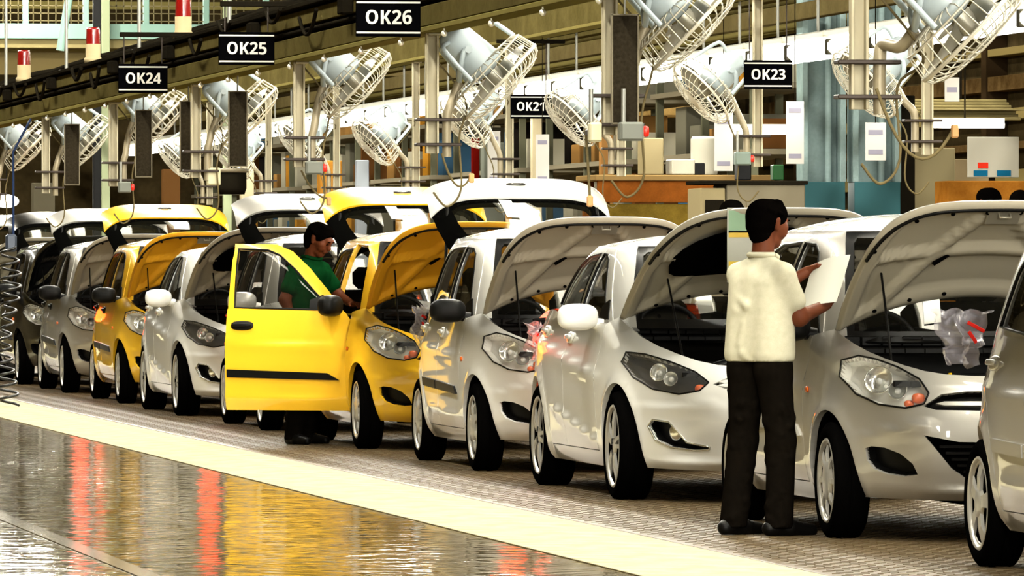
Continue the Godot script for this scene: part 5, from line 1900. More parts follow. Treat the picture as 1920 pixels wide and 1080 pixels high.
func backdrop() -> void:
	var tan := mat("tan board", Color(0.42, 0.34, 0.21), 0.75)
	var brown := mottled("brown plywood", Color(0.33, 0.175, 0.055), Color(0.42, 0.235, 0.08), 0.7, 0.8, 81)
	var olive := mottled("olive plywood", Color(0.28, 0.225, 0.075), Color(0.36, 0.295, 0.11), 0.7, 0.8, 82)
	var cream := mat("cream panel", Color(0.48, 0.44, 0.33), 0.7)
	var white := mat("white enamel", Color(0.58, 0.57, 0.52), 0.5)
	var grey := mat("warm grey cabinet", Color(0.38, 0.355, 0.295), 0.6)
	var blue := mottled("blue grey column paint", Color(0.42, 0.49, 0.49), Color(0.50, 0.57, 0.57), 0.6, 1.5, 83)
	var teal := mat("teal column paint", Color(0.14, 0.29, 0.31), 0.55)
	var dark := mat("dark beam", Color(0.075, 0.065, 0.045), 0.7)
	# bench with a stack of things on it
	var o := thing("workbench", "long brown wooden workbench behind the white car", "bench", Vector3(10.95, 0, -60.4))
	part(o, "front_board", box_mesh(Vector3(1.5, 0.22, 0.05), 0.006, Vector3(0, 1.92, 0.45)), brown)
	part(o, "worktop", box_mesh(Vector3(1.55, 0.05, 1.0), 0.008, Vector3(0, 2.02, 0)), tan)
	part(o, "lower_board", box_mesh(Vector3(1.5, 0.9, 0.05), 0.006, Vector3(0, 1.35, 0.43)), olive)
	for x in [-0.68, 0.68]:
		for z in [-0.42, 0.38]:
			part(o, "leg", box_mesh(Vector3(0.09, 2.0, 0.09), 0.006, Vector3(x, 1.0, z)), brown)
	block("storage_box", "beige storage box on the brown workbench", "box", 10.72, 0.17, 2.05, 2.36, -60.3, 0.3, cream)
	block("storage_box", "low white box on the brown workbench", "box", 10.96, 0.20, 2.05, 2.18, -60.2, 0.3, white)
	var b := MB.new()
	b.lathe([Vector2(0.0, 0.34), Vector2(0.10, 0.335), Vector2(0.115, 0.31), Vector2(0.115, 0.02), Vector2(0.10, 0.0), Vector2(0.0, 0.0)], 24)
	block("instrument_case", "small black case on the brown workbench before the white drum", "case", 11.10, 0.09, 2.045, 2.15, -60.1, 0.1, mat("case black", Color(0.02, 0.02, 0.022), 0.5))
	one("white_drum", b.mesh(), white, "white plastic drum on the brown workbench", "drum", Vector3(11.22, 2.045, -60.5))
	var ou := thing("ochre_unit", "ochre hanging unit high behind the far lights", "unit", Vector3(13.6, 2.85, -75.5))
	part(ou, "hanger_rod", tube_mesh([Vector3(0, 0.45, 0), Vector3(0, 6.05, 0)], 0.02, 6), dark)
	part(ou, "casing", box_mesh(Vector3(0.55, 0.49, 0.6), 0.02, Vector3(0, 0.245, 0)), mottled("ochre enamel", Color(0.50, 0.40, 0.22), Color(0.60, 0.49, 0.30), 0.6, 1.0, 84))
	var c1 := thing("steel_locker", "grey steel locker with an open drawer bay", "cabinet", Vector3(10.9, 0, -57.0))
	part(c1, "body", box_mesh(Vector3(0.64, 1.93, 0.6), 0.008, Vector3(0.12, 0.965, 0)), grey)
	part(c1, "side_bay", box_mesh(Vector3(0.20, 1.9, 0.58), 0.008, Vector3(-0.31, 0.95, 0)), cream)
	for y in [1.55, 1.74]:
		part(c1, "drawer", box_mesh(Vector3(0.15, 0.13, 0.03), 0.004, Vector3(-0.30, y, 0.295)), dark)
	part(c1, "top_edge", box_mesh(Vector3(0.88, 0.03, 0.64), 0.004, Vector3(0.02, 1.945, 0)), dark)
	block("instrument_case", "black instrument case standing on the grey locker", "case", 10.87, 0.11, 1.965, 2.10, -56.9, 0.15, mat("case black", Color(0.02, 0.02, 0.022), 0.5))
	block("instrument_case", "small green and dark case on the grey locker", "case", 11.15, 0.09, 1.965, 2.09, -56.9, 0.12, mat("case green", Color(0.06, 0.20, 0.08), 0.5))
	# the two painted steel columns
	for q in [[12.20, 0.36, "left blue-grey steel column with a teal foot"], [12.66, 0.40, "right blue-grey steel column with a teal foot"]]:
		var c := thing("steel_column", q[2], "column", Vector3(q[0], 0, -60.3), "blue-grey steel columns")
		var w: float = q[1]
		part(c, "web", box_mesh(Vector3(w * 0.96, 6.9, 0.04), 0.004, Vector3(0, 1.99 + 3.45, -0.08)), blue)
		for sx in [-1.0, 1.0]:
			part(c, "flange", box_mesh(Vector3(0.05, 6.9, 0.26), 0.004, Vector3(sx * w * 0.46, 1.99 + 3.45, 0)), blue)
		part(c, "painted_foot", box_mesh(Vector3(w, 1.99, 0.28), 0.004, Vector3(0, 0.995, 0)), teal)
		part(c, "conduit", tube_mesh([Vector3(w * 0.15, 1.6, 0.02), Vector3(w * 0.15, 6.0, 0.02)], 0.03, 8), blue)
	block("dark_duct", "dark upright duct right of the blue-grey columns", "duct", 13.1, 0.16, 0.0, 2.75, -61.2, 0.3, dark)
	block("partition_panel", "pale cream upright panel right of the dark duct", "panel", 13.35, 0.42, 0.0, 2.30, -61.2, 0.08, cream)
	block("partition_panel", "dull beige upright panel behind the fan cable", "panel", 13.95, 0.40, 0.0, 2.22, -62.4, 0.08, mat("beige panel", Color(0.52, 0.46, 0.35), 0.75))
	var wb := thing("notice_board", "white notice board with red and blue labels at the right edge", "board", Vector3(13.45, 2.02, -59.2))
	part(wb, "panel", box_mesh(Vector3(0.44, 0.34, 0.03), 0.004, Vector3(0, 0.17, 0)), white)
	part(wb, "red_label", box_mesh(Vector3(0.09, 0.05, 0.006), 0.001, Vector3(-0.09, 0.10, 0.018)), mat("red print", Color(0.70, 0.16, 0.10), 0.6))
	for x in [-0.11, 0.09]:
		part(wb, "blue_label", box_mesh(Vector3(0.12, 0.05, 0.006), 0.001, Vector3(x, 0.035, 0.018)), mat("blue print", Color(0.06, 0.30, 0.42), 0.6))
	part(wb, "post", box_mesh(Vector3(0.05, 2.1, 0.04), 0.004, Vector3(0, -0.98, -0.04)), dark)
	block("tool_cabinet", "ochre tool cabinet below the notice board", "cabinet", 13.25, 0.80, 0.0, 1.98, -58.5, 0.5, mottled("ochre cabinet", Color(0.44, 0.27, 0.08), Color(0.52, 0.34, 0.12), 0.6, 0.9, 85))
	var aw := thing("ribbed_awning", "ribbed pale awning at the far right", "awning", Vector3(14.9, 2.66, -66.4))
	for k in 7:
		part(aw, "rib", tube_mesh([Vector3(-0.5, 0.03 * k, -0.1 * k), Vector3(0.45, 0.03 * k, -0.1 * k)], 0.02, 6), mat("awning slat", Color(0.42, 0.38, 0.25), 0.6))
	part(aw, "sheet", box_mesh(Vector3(0.95, 0.01, 0.75), 0.0, Vector3(0, 0.085, -0.32)), mat("awning sheet", Color(0.46, 0.42, 0.29), 0.7))
	part(aw, "support", tube_mesh([Vector3(0, 0.2, -0.6), Vector3(0, 6.15, -0.6)], 0.02, 6), dark)
	for q in [[12.02, 2.46, -62.2, 0.60, "glowing tube light left of the blue-grey columns"], [14.1, 2.54, -63.2, 0.72, "glowing tube light at the far right under the awning"]]:
		var t := thing("tube_light", q[4], "light", Vector3(q[0], q[1], q[2]))
		part(t, "fluorescent_tube", tube_mesh([Vector3(-q[3] * 0.5, 0, 0), Vector3(q[3] * 0.5, 0, 0)], 0.03, 10), glow("tube glow", Color(1.0, 0.99, 0.93), 2.4))
		part(t, "housing", box_mesh(Vector3(q[3], 0.03, 0.07), 0.004, Vector3(0, 0.045, 0)), mat("lamp enamel", Color(0.85, 0.85, 0.8), 0.5))
		part(t, "hanger_rod", tube_mesh([Vector3(0, 0.05, 0), Vector3(0, 6.3, 0)], 0.008, 6), dark)
		var l := OmniLight3D.new()
		l.name = "tube_glow"
		l.light_energy = 0.8
		l.light_color = Color(1.0, 0.98, 0.92)
		l.omni_range = 30.0
		l.omni_attenuation = 2.0
		l.light_size = 0.1
		l.position = Vector3(0, -0.06, 0.05)
		l.shadow_enabled = true
		t.add_child(l, true)
	# long white cards hung from the far row
	var hung := [[10.76, 2.06, 0.48, 0.14, -54.2, "long white printed card hanging left of the blue-grey columns"], [10.55, 2.03, 0.27, 0.15, -50.2, "white printed card hanging before the blue-grey columns"], [10.58, 2.03, 0.46, 0.15, -56.2, "plastic-wrapped card hanging under the far fan"], [BACK_X, 1.99, 0.45, 0.12, -63.02, "white card hanging left of the far fan with the OK21 sign"], [BACK_X, 2.02, 0.50, 0.12, -65.82, "white card hanging behind the white raised tailgate"], [10.42, 2.38, 0.16, 0.10, -47.1, "small cream card on the far post at the right"]]
	for q in hung:
		var t := thing("hanging_card", q[5], "card", Vector3(q[0], q[1], q[4]))
		part(t, "sheet", box_mesh(Vector3(q[3], q[2], 0.006), 0.001, Vector3(0, q[2] * 0.5, 0)), mat("card white", Color(0.60, 0.59, 0.57), 0.6))
		for e in ([0.06, q[2] - 0.07] if q[2] > 0.2 else [0.08]):
			part(t, "printed_block", box_mesh(Vector3(q[3] * 0.7, 0.035, 0.002), 0.0, Vector3(0, e, 0.004)), mat("grey print", Color(0.42, 0.41, 0.46), 0.7))
		part(t, "string", tube_mesh([Vector3(0, q[2], 0), Vector3(0, (3.43 if q[0] > 10.3 else 3.30) - q[1], 0)], 0.004, 5), dark)
	# storage racks with cartons, far behind the line
	var rng := RandomNumberGenerator.new()
	rng.seed = 404
	var tones := [["tan", Color(0.50, 0.37, 0.20)], ["brown", Color(0.30, 0.19, 0.09)], ["white", Color(0.56, 0.54, 0.47)], ["grey", Color(0.34, 0.33, 0.28)], ["ochre", Color(0.58, 0.40, 0.12)], ["blue", Color(0.16, 0.26, 0.34)], ["dark", Color(0.06, 0.05, 0.04)]]
	for k in 7:
		var z := -66.0 - 6.6 * k
		var r := thing("storage_rack", "dark steel storage rack far behind the line, %s from the near end" % ["first", "second", "third", "fourth", "fifth", "sixth", "last"][k], "rack", Vector3(12.6, 0, z), "far storage racks")
		for dz in [-2.4, 0.0, 2.4]:
			for dx in [-0.35, 0.35]:
				part(r, "upright", box_mesh(Vector3(0.07, 3.1, 0.07), 0.004, Vector3(dx, 1.55, dz)), mat("rack paint", Color(0.30, 0.30, 0.24), 0.6))
		for y in [0.9, 1.65, 2.3, 2.9]:
			part(r, "shelf", box_mesh(Vector3(0.85, 0.05, 5.0), 0.004, Vector3(0, y, 0)), grey)
			for i in 6:
				var hgt := rng.randf_range(0.2, 0.52)
				if y > 2.5:
					hgt *= 0.6
				var t: Array = tones[rng.randi() % 7]
				block("carton", "%s carton on a far storage rack" % t[0], "carton", 12.6 + rng.randf_range(-0.02, 0.02), rng.randf_range(0.4, 0.55), y + 0.026, y + 0.026 + hgt, z + [-1.9, -1.2, -0.5, 0.5, 1.2, 1.9][i], rng.randf_range(0.35, 0.6), mat("carton " + t[0], t[1], 0.8), "%s cartons on the far racks" % t[0])
	# slim columns and pipes standing between
	var stand := [[11.55, -75.6, 0.08, 2.62, "dark red upright pipe far behind the white tailgate", Color(0.30, 0.035, 0.02)], [11.58, -74.6, 0.22, 2.56, "grey upright panel beside the dark red pipe", Color(0.33, 0.34, 0.31)], [11.02, -80.6, 0.14, 2.46, "pale blue-grey upright post with a white cap", Color(0.46, 0.48, 0.50)], [10.9, -82.5, 0.26, 2.48, "tan upright cover far behind the yellow tailgate", Color(0.50, 0.34, 0.12)], [10.6, -88.0, 0.16, 2.7, "pale upright pipe far behind the line", Color(0.58, 0.54, 0.44)], [10.1, -92.0, 0.22, 2.5, "brown upright board far behind the line", Color(0.27, 0.18, 0.09)], [9.6, -96.0, 0.15, 2.8, "dark green upright pipe far down the line", Color(0.10, 0.15, 0.11)], [9.1, -99.0, 0.3, 2.4, "grey upright cabinet at the far end", Color(0.36, 0.34, 0.28)], [8.4, -100.0, 0.24, 2.6, "tan upright cabinet at the far end", Color(0.48, 0.40, 0.26)], [11.3, -70.0, 0.10, 2.9, "pale upright pipe behind the far fans", Color(0.60, 0.56, 0.46)], [11.4, -66.5, 0.12, 2.7, "tan upright pipe behind the far fans", Color(0.46, 0.33, 0.18)]]
	for q in stand:
		block("upright_post", q[4], "post", q[0], q[2], 0.0, q[3], q[1], q[2], mat(q[4], q[5], 0.65))
	# a lamp far down the line and a dark reel hanging behind the near fans
	var pl := thing("pendant_light", "round white glowing lamp far down the line at the left edge", "light", Vector3(7.9, 2.08, -91.0))
	var pb0 := MB.new()
	pb0.ball(Vector3.ZERO, Vector3(0.16, 0.085, 0.16), Basis.IDENTITY, 1.0, 18, 10)
	part(pl, "lamp_globe", pb0.mesh(), glow("tube glow", Color(1.0, 0.99, 0.93), 2.4))
	part(pl, "hanger_rod", tube_mesh([Vector3(0, 0.07, 0), Vector3(0, 6.75, 0)], 0.01, 6), dark)
	var pg := OmniLight3D.new()
	pg.name = "pendant_glow"
	pg.light_energy = 0.8
	pg.light_color = Color(1.0, 0.98, 0.92)
	pg.light_size = 0.08
	pg.omni_range = 30.0
	pg.omni_attenuation = 2.0
	pg.shadow_enabled = true
	pl.add_child(pg, true)
	var re := thing("hose_reel", "black hose reel with pale rim hanging behind the fan under OK25", "reel", Vector3(8.4, 1.98, -71.0))
	var rb := MB.new()
	rb.lathe([Vector2(0.0, 0.0), Vector2(0.13, 0.0), Vector2(0.15, 0.06), Vector2(0.15, 0.22), Vector2(0.0, 0.23)], 24)
	part(re, "drum", rb.mesh(), dark)
	rb = MB.new()
	rb.lathe([Vector2(0.15, 0.215), Vector2(0.17, 0.22), Vector2(0.175, 0.24), Vector2(0.16, 0.255), Vector2(0.145, 0.24)], 24)
	part(re, "rim", rb.mesh(), mat("board frame", Color(0.40, 0.37, 0.30), 0.5))
	part(re, "hanger_rod", tube_mesh([Vector3(0, 0.22, 0), Vector3(0, 1.555, 0)], 0.008, 6), dark)
	# far gallery with a mesh fence across the hall
	var ga := thing("far_gallery", "far pale gallery with a wire mesh fence across the hall", "gallery", Vector3(10.5, 0, -95))
	var pb := mat("gallery paint", Color(0.44, 0.55, 0.51), 0.55)
	part(ga, "edge_beam", box_mesh(Vector3(9.0, 0.20, 0.2), 0.006, Vector3(0, 4.36, 0)), pb)
	part(ga, "deck", box_mesh(Vector3(9.0, 0.12, 3.0), 0.006, Vector3(0, 4.2, -1.5)), mat("gallery soffit", Color(0.48, 0.44, 0.30), 0.7))
	part(ga, "lower_girder", box_mesh(Vector3(9.0, 0.30, 0.16), 0.006, Vector3(0, 3.95, -0.6)), mat("gallery girder", Color(0.42, 0.37, 0.24), 0.7))
	part(ga, "top_rail", box_mesh(Vector3(9.0, 0.06, 0.06), 0.006, Vector3(0, 5.5, 0)), pb)
	for k in 12:
		part(ga, "fence_post", box_mesh(Vector3(0.08, 1.2, 0.08), 0.006, Vector3(-4.4 + 0.8 * k, 4.95, 0)), pb)
	for k in 4:
		part(ga, "gallery_column", box_mesh(Vector3(0.11, 8.7, 0.11), 0.006, Vector3(-4.2 + 1.62 * k, 4.4, 0.2)), mat("gallery column", Color(0.50, 0.53, 0.42), 0.6))
	var mesh := MB.new()
	for k in 90:
		mesh.box(Vector3(-4.5 + 0.1 * k, 4.97, 0.03), Vector3(0.014, 1.06, 0.014), Basis.IDENTITY, 0.0)
	for k in 11:
		mesh.box(Vector3(0, 4.5 + 0.1 * k, 0.03), Vector3(9.0, 0.014, 0.014), Basis.IDENTITY, 0.0)
	var ms := part(ga, "wire_mesh", mesh.mesh(), mat("mesh wire", Color(0.38, 0.35, 0.25), 0.6))
	ms.set_meta("kind", "stuff")
	block("black_pole", "black upright pole at the top left before the gallery", "pole", 8.95, 0.10, 0.0, 8.8, -90.0, 0.10, mat("case black", Color(0.02, 0.02, 0.022), 0.5))
	var st := MB.new()
	st.tube([Vector3(8.3, 3.9, -88), Vector3(9.1, 8.7, -88)], 0.05, 8)
	one("diagonal_brace", st.mesh(), mat("gallery paint", Color(0.44, 0.55, 0.51), 0.55), "pale diagonal brace at the top left", "brace")


func crumple(sd: int, w: float, h: float) -> ArrayMesh:
	var f := noise(sd, 2.2, 2)
	var g := []
	for i in 19:
		var line := PackedVector3Array()
		for j in 19:
			var u := i / 18.0 - 0.5
			var v := j / 18.0
			var t := 1.0 - 0.55 * v
			line.append(Vector3(u * w * t + 0.05 * f.get_noise_2d(u, v), -v * h + 0.03 * f.get_noise_2d(u + 5.0, v), 0.09 * f.get_noise_2d(u, v + 9.0) + 0.05 * cos(u * 9.0) * v))
		g.append(line)
	var b := MB.new()
	b.grid(g, func(_p): return Vector3.BACK)
	return b.mesh()


func small_things() -> void:
	var paper := mat("white paper", Color(0.84, 0.84, 0.80), 0.8)
	# paper slips stuck on windscreens and tailgate windows
	var cs := [[1, "front", -0.20, 1.02, 0.12, "white paper slip on the windscreen of the silver hatchback"], [2, "front", -0.26, 1.03, 0.10, "white paper slip on the windscreen of the white sedan"], [3, "rear", -0.11, 1.02, 0.2, "white paper strip on the raised tailgate window of the white hatchback"], [4, "rear", -0.12, 1.02, 0.17, "white paper strip on the raised tailgate window of the near yellow hatchback"]]
	for q in cs:
		var car: Node3D = car_nodes[q[0]]
		var d: Dictionary = car_parts("sedan" if q[0] == 2 else "hatch").d
		var g: Shell = d.g
		var b := MB.new()
		var pl := PackedVector2Array()
		for e in [[0.0, 0.0], [0.085, -0.01], [0.055, q[4]], [-0.03, q[4] + 0.01]]:
			var y: float = q[3] + e[1]
			var x: float = absf(q[2]) + e[0] - 0.04
			pl.append(Vector2(-g.ux(x, y), y) if q[1] == "front" else Vector2(2.0 * g.U - g.ux(x, y, true), y))
		panel(b, g, pl, [], 0.05, 0.05, 0.004 if q[1] == "rear" else 0.001, 0.001)
		var o := one("paper_slip", b.mesh(), paper, q[5], "paper")
		o.transform = car.transform
		if q[1] == "rear":
			o.transform = car.transform * (car.get_node("tailgate") as Node3D).transform
	one("paper_sheet", box_mesh(Vector3(0.28, 0.002, 0.10), 0.0), paper, "white paper lying under the windscreen of the white sedan", "paper", Vector3(LINE_X - 0.05, 0.965, -38.83 - 0.19))
	# the sheet in the hands of the man in cream
	var sh := MB.new()
	var g0 := []
	for i in 9:
		var line := PackedVector3Array()
		for j in 7:
			var u := i / 8.0 - 0.5
			var v := j / 6.0 - 0.5
			line.append(Vector3(u * 0.23, 0.02 * cos(u * 3.0) + 0.012 * v * v, v * 0.30))
		g0.append(line)
	sh.grid(g0, func(_p): return Vector3.UP)
	var held := one("paper_sheet", sh.mesh(), paper, "white paper sheet held by the man in the cream shirt", "paper", Vector3(6.835, 1.20, -33.70))
	held.rotation = Vector3(0.85, -0.55, 0.35)
	# printed plastic wallet hanging from the sedan bonnet
	var w := thing("plastic_wallet", "coloured plastic document wallet hanging from the white sedan bonnet", "wallet", Vector3(7.33, 1.195, -38.26))
	part(w, "sheet", box_mesh(Vector3(0.217, 0.405, 0.004), 0.001, Vector3(0, 0.2025, 0)), mat("wallet grey", Color(0.50, 0.50, 0.45), 0.35))
	for q in [[0.33, 0.12, Color(0.42, 0.52, 0.42)], [0.262, 0.035, Color(0.66, 0.55, 0.20)], [0.085, 0.06, Color(0.70, 0.60, 0.18)], [0.02, 0.03, Color(0.62, 0.60, 0.62)]]:
		part(w, "printed_band", box_mesh(Vector3(0.20, q[1], 0.003), 0.0, Vector3(0, q[0], 0.0025)), mat("wallet %s" % q[2], q[2], 0.4))
	part(w, "cord", tube_mesh([Vector3(0, 0.40, 0), Vector3(0, 0.44, -0.02)], 0.003, 5), mat("pale cable", Color(0.36, 0.32, 0.22), 0.6))
	# clear plastic film taped over tail lamps
	var film := mat("clear film", Color(0.80, 0.78, 0.82, 0.28), 0.2)
	film.transparency = BaseMaterial3D.TRANSPARENCY_ALPHA
	var tape := mat("red tape", Color(0.80, 0.12, 0.07), 0.5)
	var fl := [[Vector3(6.80, 1.10, -30.56), 0.26, 0.24, "clear plastic film with red tape on the tail of the nearest silver hatchback"], [Vector3(6.83, 0.95, -42.42), 0.09, 0.22, "clear plastic film with red tape on the tail of the white sedan"], [Vector3(6.84, 1.02, -47.22), 0.11, 0.28, "clear plastic film with red tape on the tail of the white hatchback"]]
	for i in fl.size():
		var q: Array = fl[i]
		var o := thing("plastic_film", q[3], "film", q[0])
		part(o, "film_sheet", crumple(31 + i, q[1], q[2]), film)
		var k2: float = q[1] / 0.26
		for e in [[0.06, -0.075, -0.5, 0.085], [0.045, -0.12, -0.95, 0.06]]:
			part(o, "tape", box_mesh(Vector3(e[3] * k2, 0.016, 0.006), 0.002), tape).transform = Transform3D(Basis(Vector3.BACK, e[2]), Vector3(e[0] * k2, e[1], 0.035))


# ---------------------------------------------------------------- people

func nets(bones: Array, k: float, cell: float, planes := []) -> MB:
	# smooth union of tapered capsules [a, b, ra, rb], cut by planes [normal, point], meshed as surface nets
	var lo := Vector3(1e9, 1e9, 1e9)
	var hi := -lo
	for q in bones:
		var r := maxf(q[2], q[3]) + k + cell * 2.0
		for p in [q[0], q[1]]:
			lo = lo.min(p - Vector3.ONE * r)
			hi = hi.max(p + Vector3.ONE * r)
	var nx := int((hi.x - lo.x) / cell) + 2
	var ny := int((hi.y - lo.y) / cell) + 2
	var nz := int((hi.z - lo.z) / cell) + 2
	var f := PackedFloat32Array()
	f.resize(nx * ny * nz)
	f.fill(1.0)
	for q in bones:
		var a: Vector3 = q[0]
		var ab: Vector3 = q[1] - a
		var l2 := maxf(ab.length_squared(), 1e-9)
		var ra: float = q[2]
		var rb: float = q[3]
		var r := maxf(ra, rb) + k + cell * 2.0
		var b0 := ((a.min(q[1]) - Vector3.ONE * r - lo) / cell).floor()
		var b1 := ((a.max(q[1]) + Vector3.ONE * r - lo) / cell).ceil()
		for iz in range(maxi(0, int(b0.z)), mini(nz, int(b1.z) + 1)):
			for iy in range(maxi(0, int(b0.y)), mini(ny, int(b1.y) + 1)):
				var row := (iz * ny + iy) * nx
				for ix in range(maxi(0, int(b0.x)), mini(nx, int(b1.x) + 1)):
					var p := lo + Vector3(ix, iy, iz) * cell
					var t := clampf((p - a).dot(ab) / l2, 0.0, 1.0)
					var d := p.distance_to(a + ab * t) - lerpf(ra, rb, t)
					var o := f[row + ix]
					var h := maxf(k - absf(o - d), 0.0)
					f[row + ix] = minf(o, d) - h * h * 0.25 / k
	if planes:
		for iz in nz:
			for iy in ny:
				for ix in nx:
					var i := (iz * ny + iy) * nx + ix
					if f[i] < cell * 3.0:
						var p := lo + Vector3(ix, iy, iz) * cell
						for pl in planes:
							f[i] = maxf(f[i], (p - pl[1]).dot(pl[0]))
	var id := {}
	var pos := []
	var nrm := []
	var sy := nx
	var sz := nx * ny
	var offs := [0, 1, sy, sy + 1, sz, sz + 1, sz + sy, sz + sy + 1]
	var edges := [[0, 1], [2, 3], [4, 5], [6, 7], [0, 2], [1, 3], [4, 6], [5, 7], [0, 4], [1, 5], [2, 6], [3, 7]]
	for iz in nz - 1:
		for iy in ny - 1:
			for ix in nx - 1:
				var i := (iz * ny + iy) * nx + ix
				if absf(f[i]) > cell * 2.0:
					continue
				var s0 := f[i] < 0.0
				var mixed := false
				for e in range(1, 8):
					if (f[i + offs[e]] < 0.0) != s0:
						mixed = true
						break
				if not mixed:
					continue
				var sum := Vector3.ZERO
				var cnt := 0
				for e in edges:
					var fa := f[i + offs[e[0]]]
					var fb := f[i + offs[e[1]]]
					if (fa < 0.0) != (fb < 0.0):
						var t := fa / (fa - fb)
						var pa := Vector3(e[0] & 1, (e[0] >> 1) & 1, e[0] >> 2)
						var pb := Vector3(e[1] & 1, (e[1] >> 1) & 1, e[1] >> 2)
						sum += pa.lerp(pb, t)
						cnt += 1
				id[i] = pos.size()
				pos.append(lo + (Vector3(ix, iy, iz) + sum / cnt) * cell)
				var g := Vector3(f[i + 1] - f[i] + f[i + 1 + sy + sz] - f[i + sy + sz], f[i + sy] - f[i] + f[i + 1 + sy + sz] - f[i + 1 + sz], f[i + sz] - f[i] + f[i + 1 + sy + sz] - f[i + 1 + sy])
				nrm.append(g.normalized())
	var b := MB.new()
	for i in id:
		for ax in [[1, sy, sz], [sy, sz, 1], [sz, 1, sy]]:
			# the edge from this corner along ax[0], with the four cells round it
			if (f[i] < 0.0) == (f[i + ax[0]] < 0.0):
				continue
			var q := [i, i - ax[1], i - ax[1] - ax[2], i - ax[2]]
			if not (id.has(q[1]) and id.has(q[2]) and id.has(q[3])):
				continue
			var v := [id[q[0]], id[q[1]], id[q[2]], id[q[3]]]
			b.tri(pos[v[0]], pos[v[1]], pos[v[2]], nrm[v[0]], nrm[v[1]], nrm[v[2]])
			b.tri(pos[v[0]], pos[v[2]], pos[v[3]], nrm[v[0]], nrm[v[2]], nrm[v[3]])
	return b


func hand_bones(wrist: Vector3, tip: Vector3, palm: Vector3, side: float, curl: float) -> Array:
	# palm, four unequal bent fingers and a thumb; palm is the way the palm faces, side the thumb's side
	var l := (tip - wrist).normalized()
	var n := (palm - l * palm.dot(l)).normalized()
	var w := l.cross(n) * side
	var out := []
	for x in [-0.028, -0.01, 0.01, 0.028]:
		out.append([wrist + w * x * 0.6 + l * 0.01, wrist + w * x + l * 0.075, 0.015, 0.0135])
	var lens := [0.060, 0.072, 0.068, 0.052]
	for i in 4:
		var x: float = [0.030, 0.011, -0.010, -0.029][i]
		var p0 := wrist + w * x + l * 0.078
		var dir := l
		var r := 0.0092
		for s in 3:
			dir = (dir + n * curl * (0.7 + 0.4 * s)).normalized()
			var p1: Vector3 = p0 + dir * lens[i] * [0.45, 0.32, 0.25][s]
			out.append([p0, p1, r, r * 0.92])
			r *= 0.92
			p0 = p1
	var t0 := wrist + w * 0.024 + l * 0.02
	var t1 := t0 + (w * 0.8 + l * 0.6 + n * 0.3).normalized() * 0.038
	var t2 := t1 + (w * 0.35 + l * 0.9 + n * 0.35).normalized() * 0.032
	out.append([t0, t1, 0.0125, 0.0105])
	out.append([t1, t2, 0.0102, 0.0085])
	return out


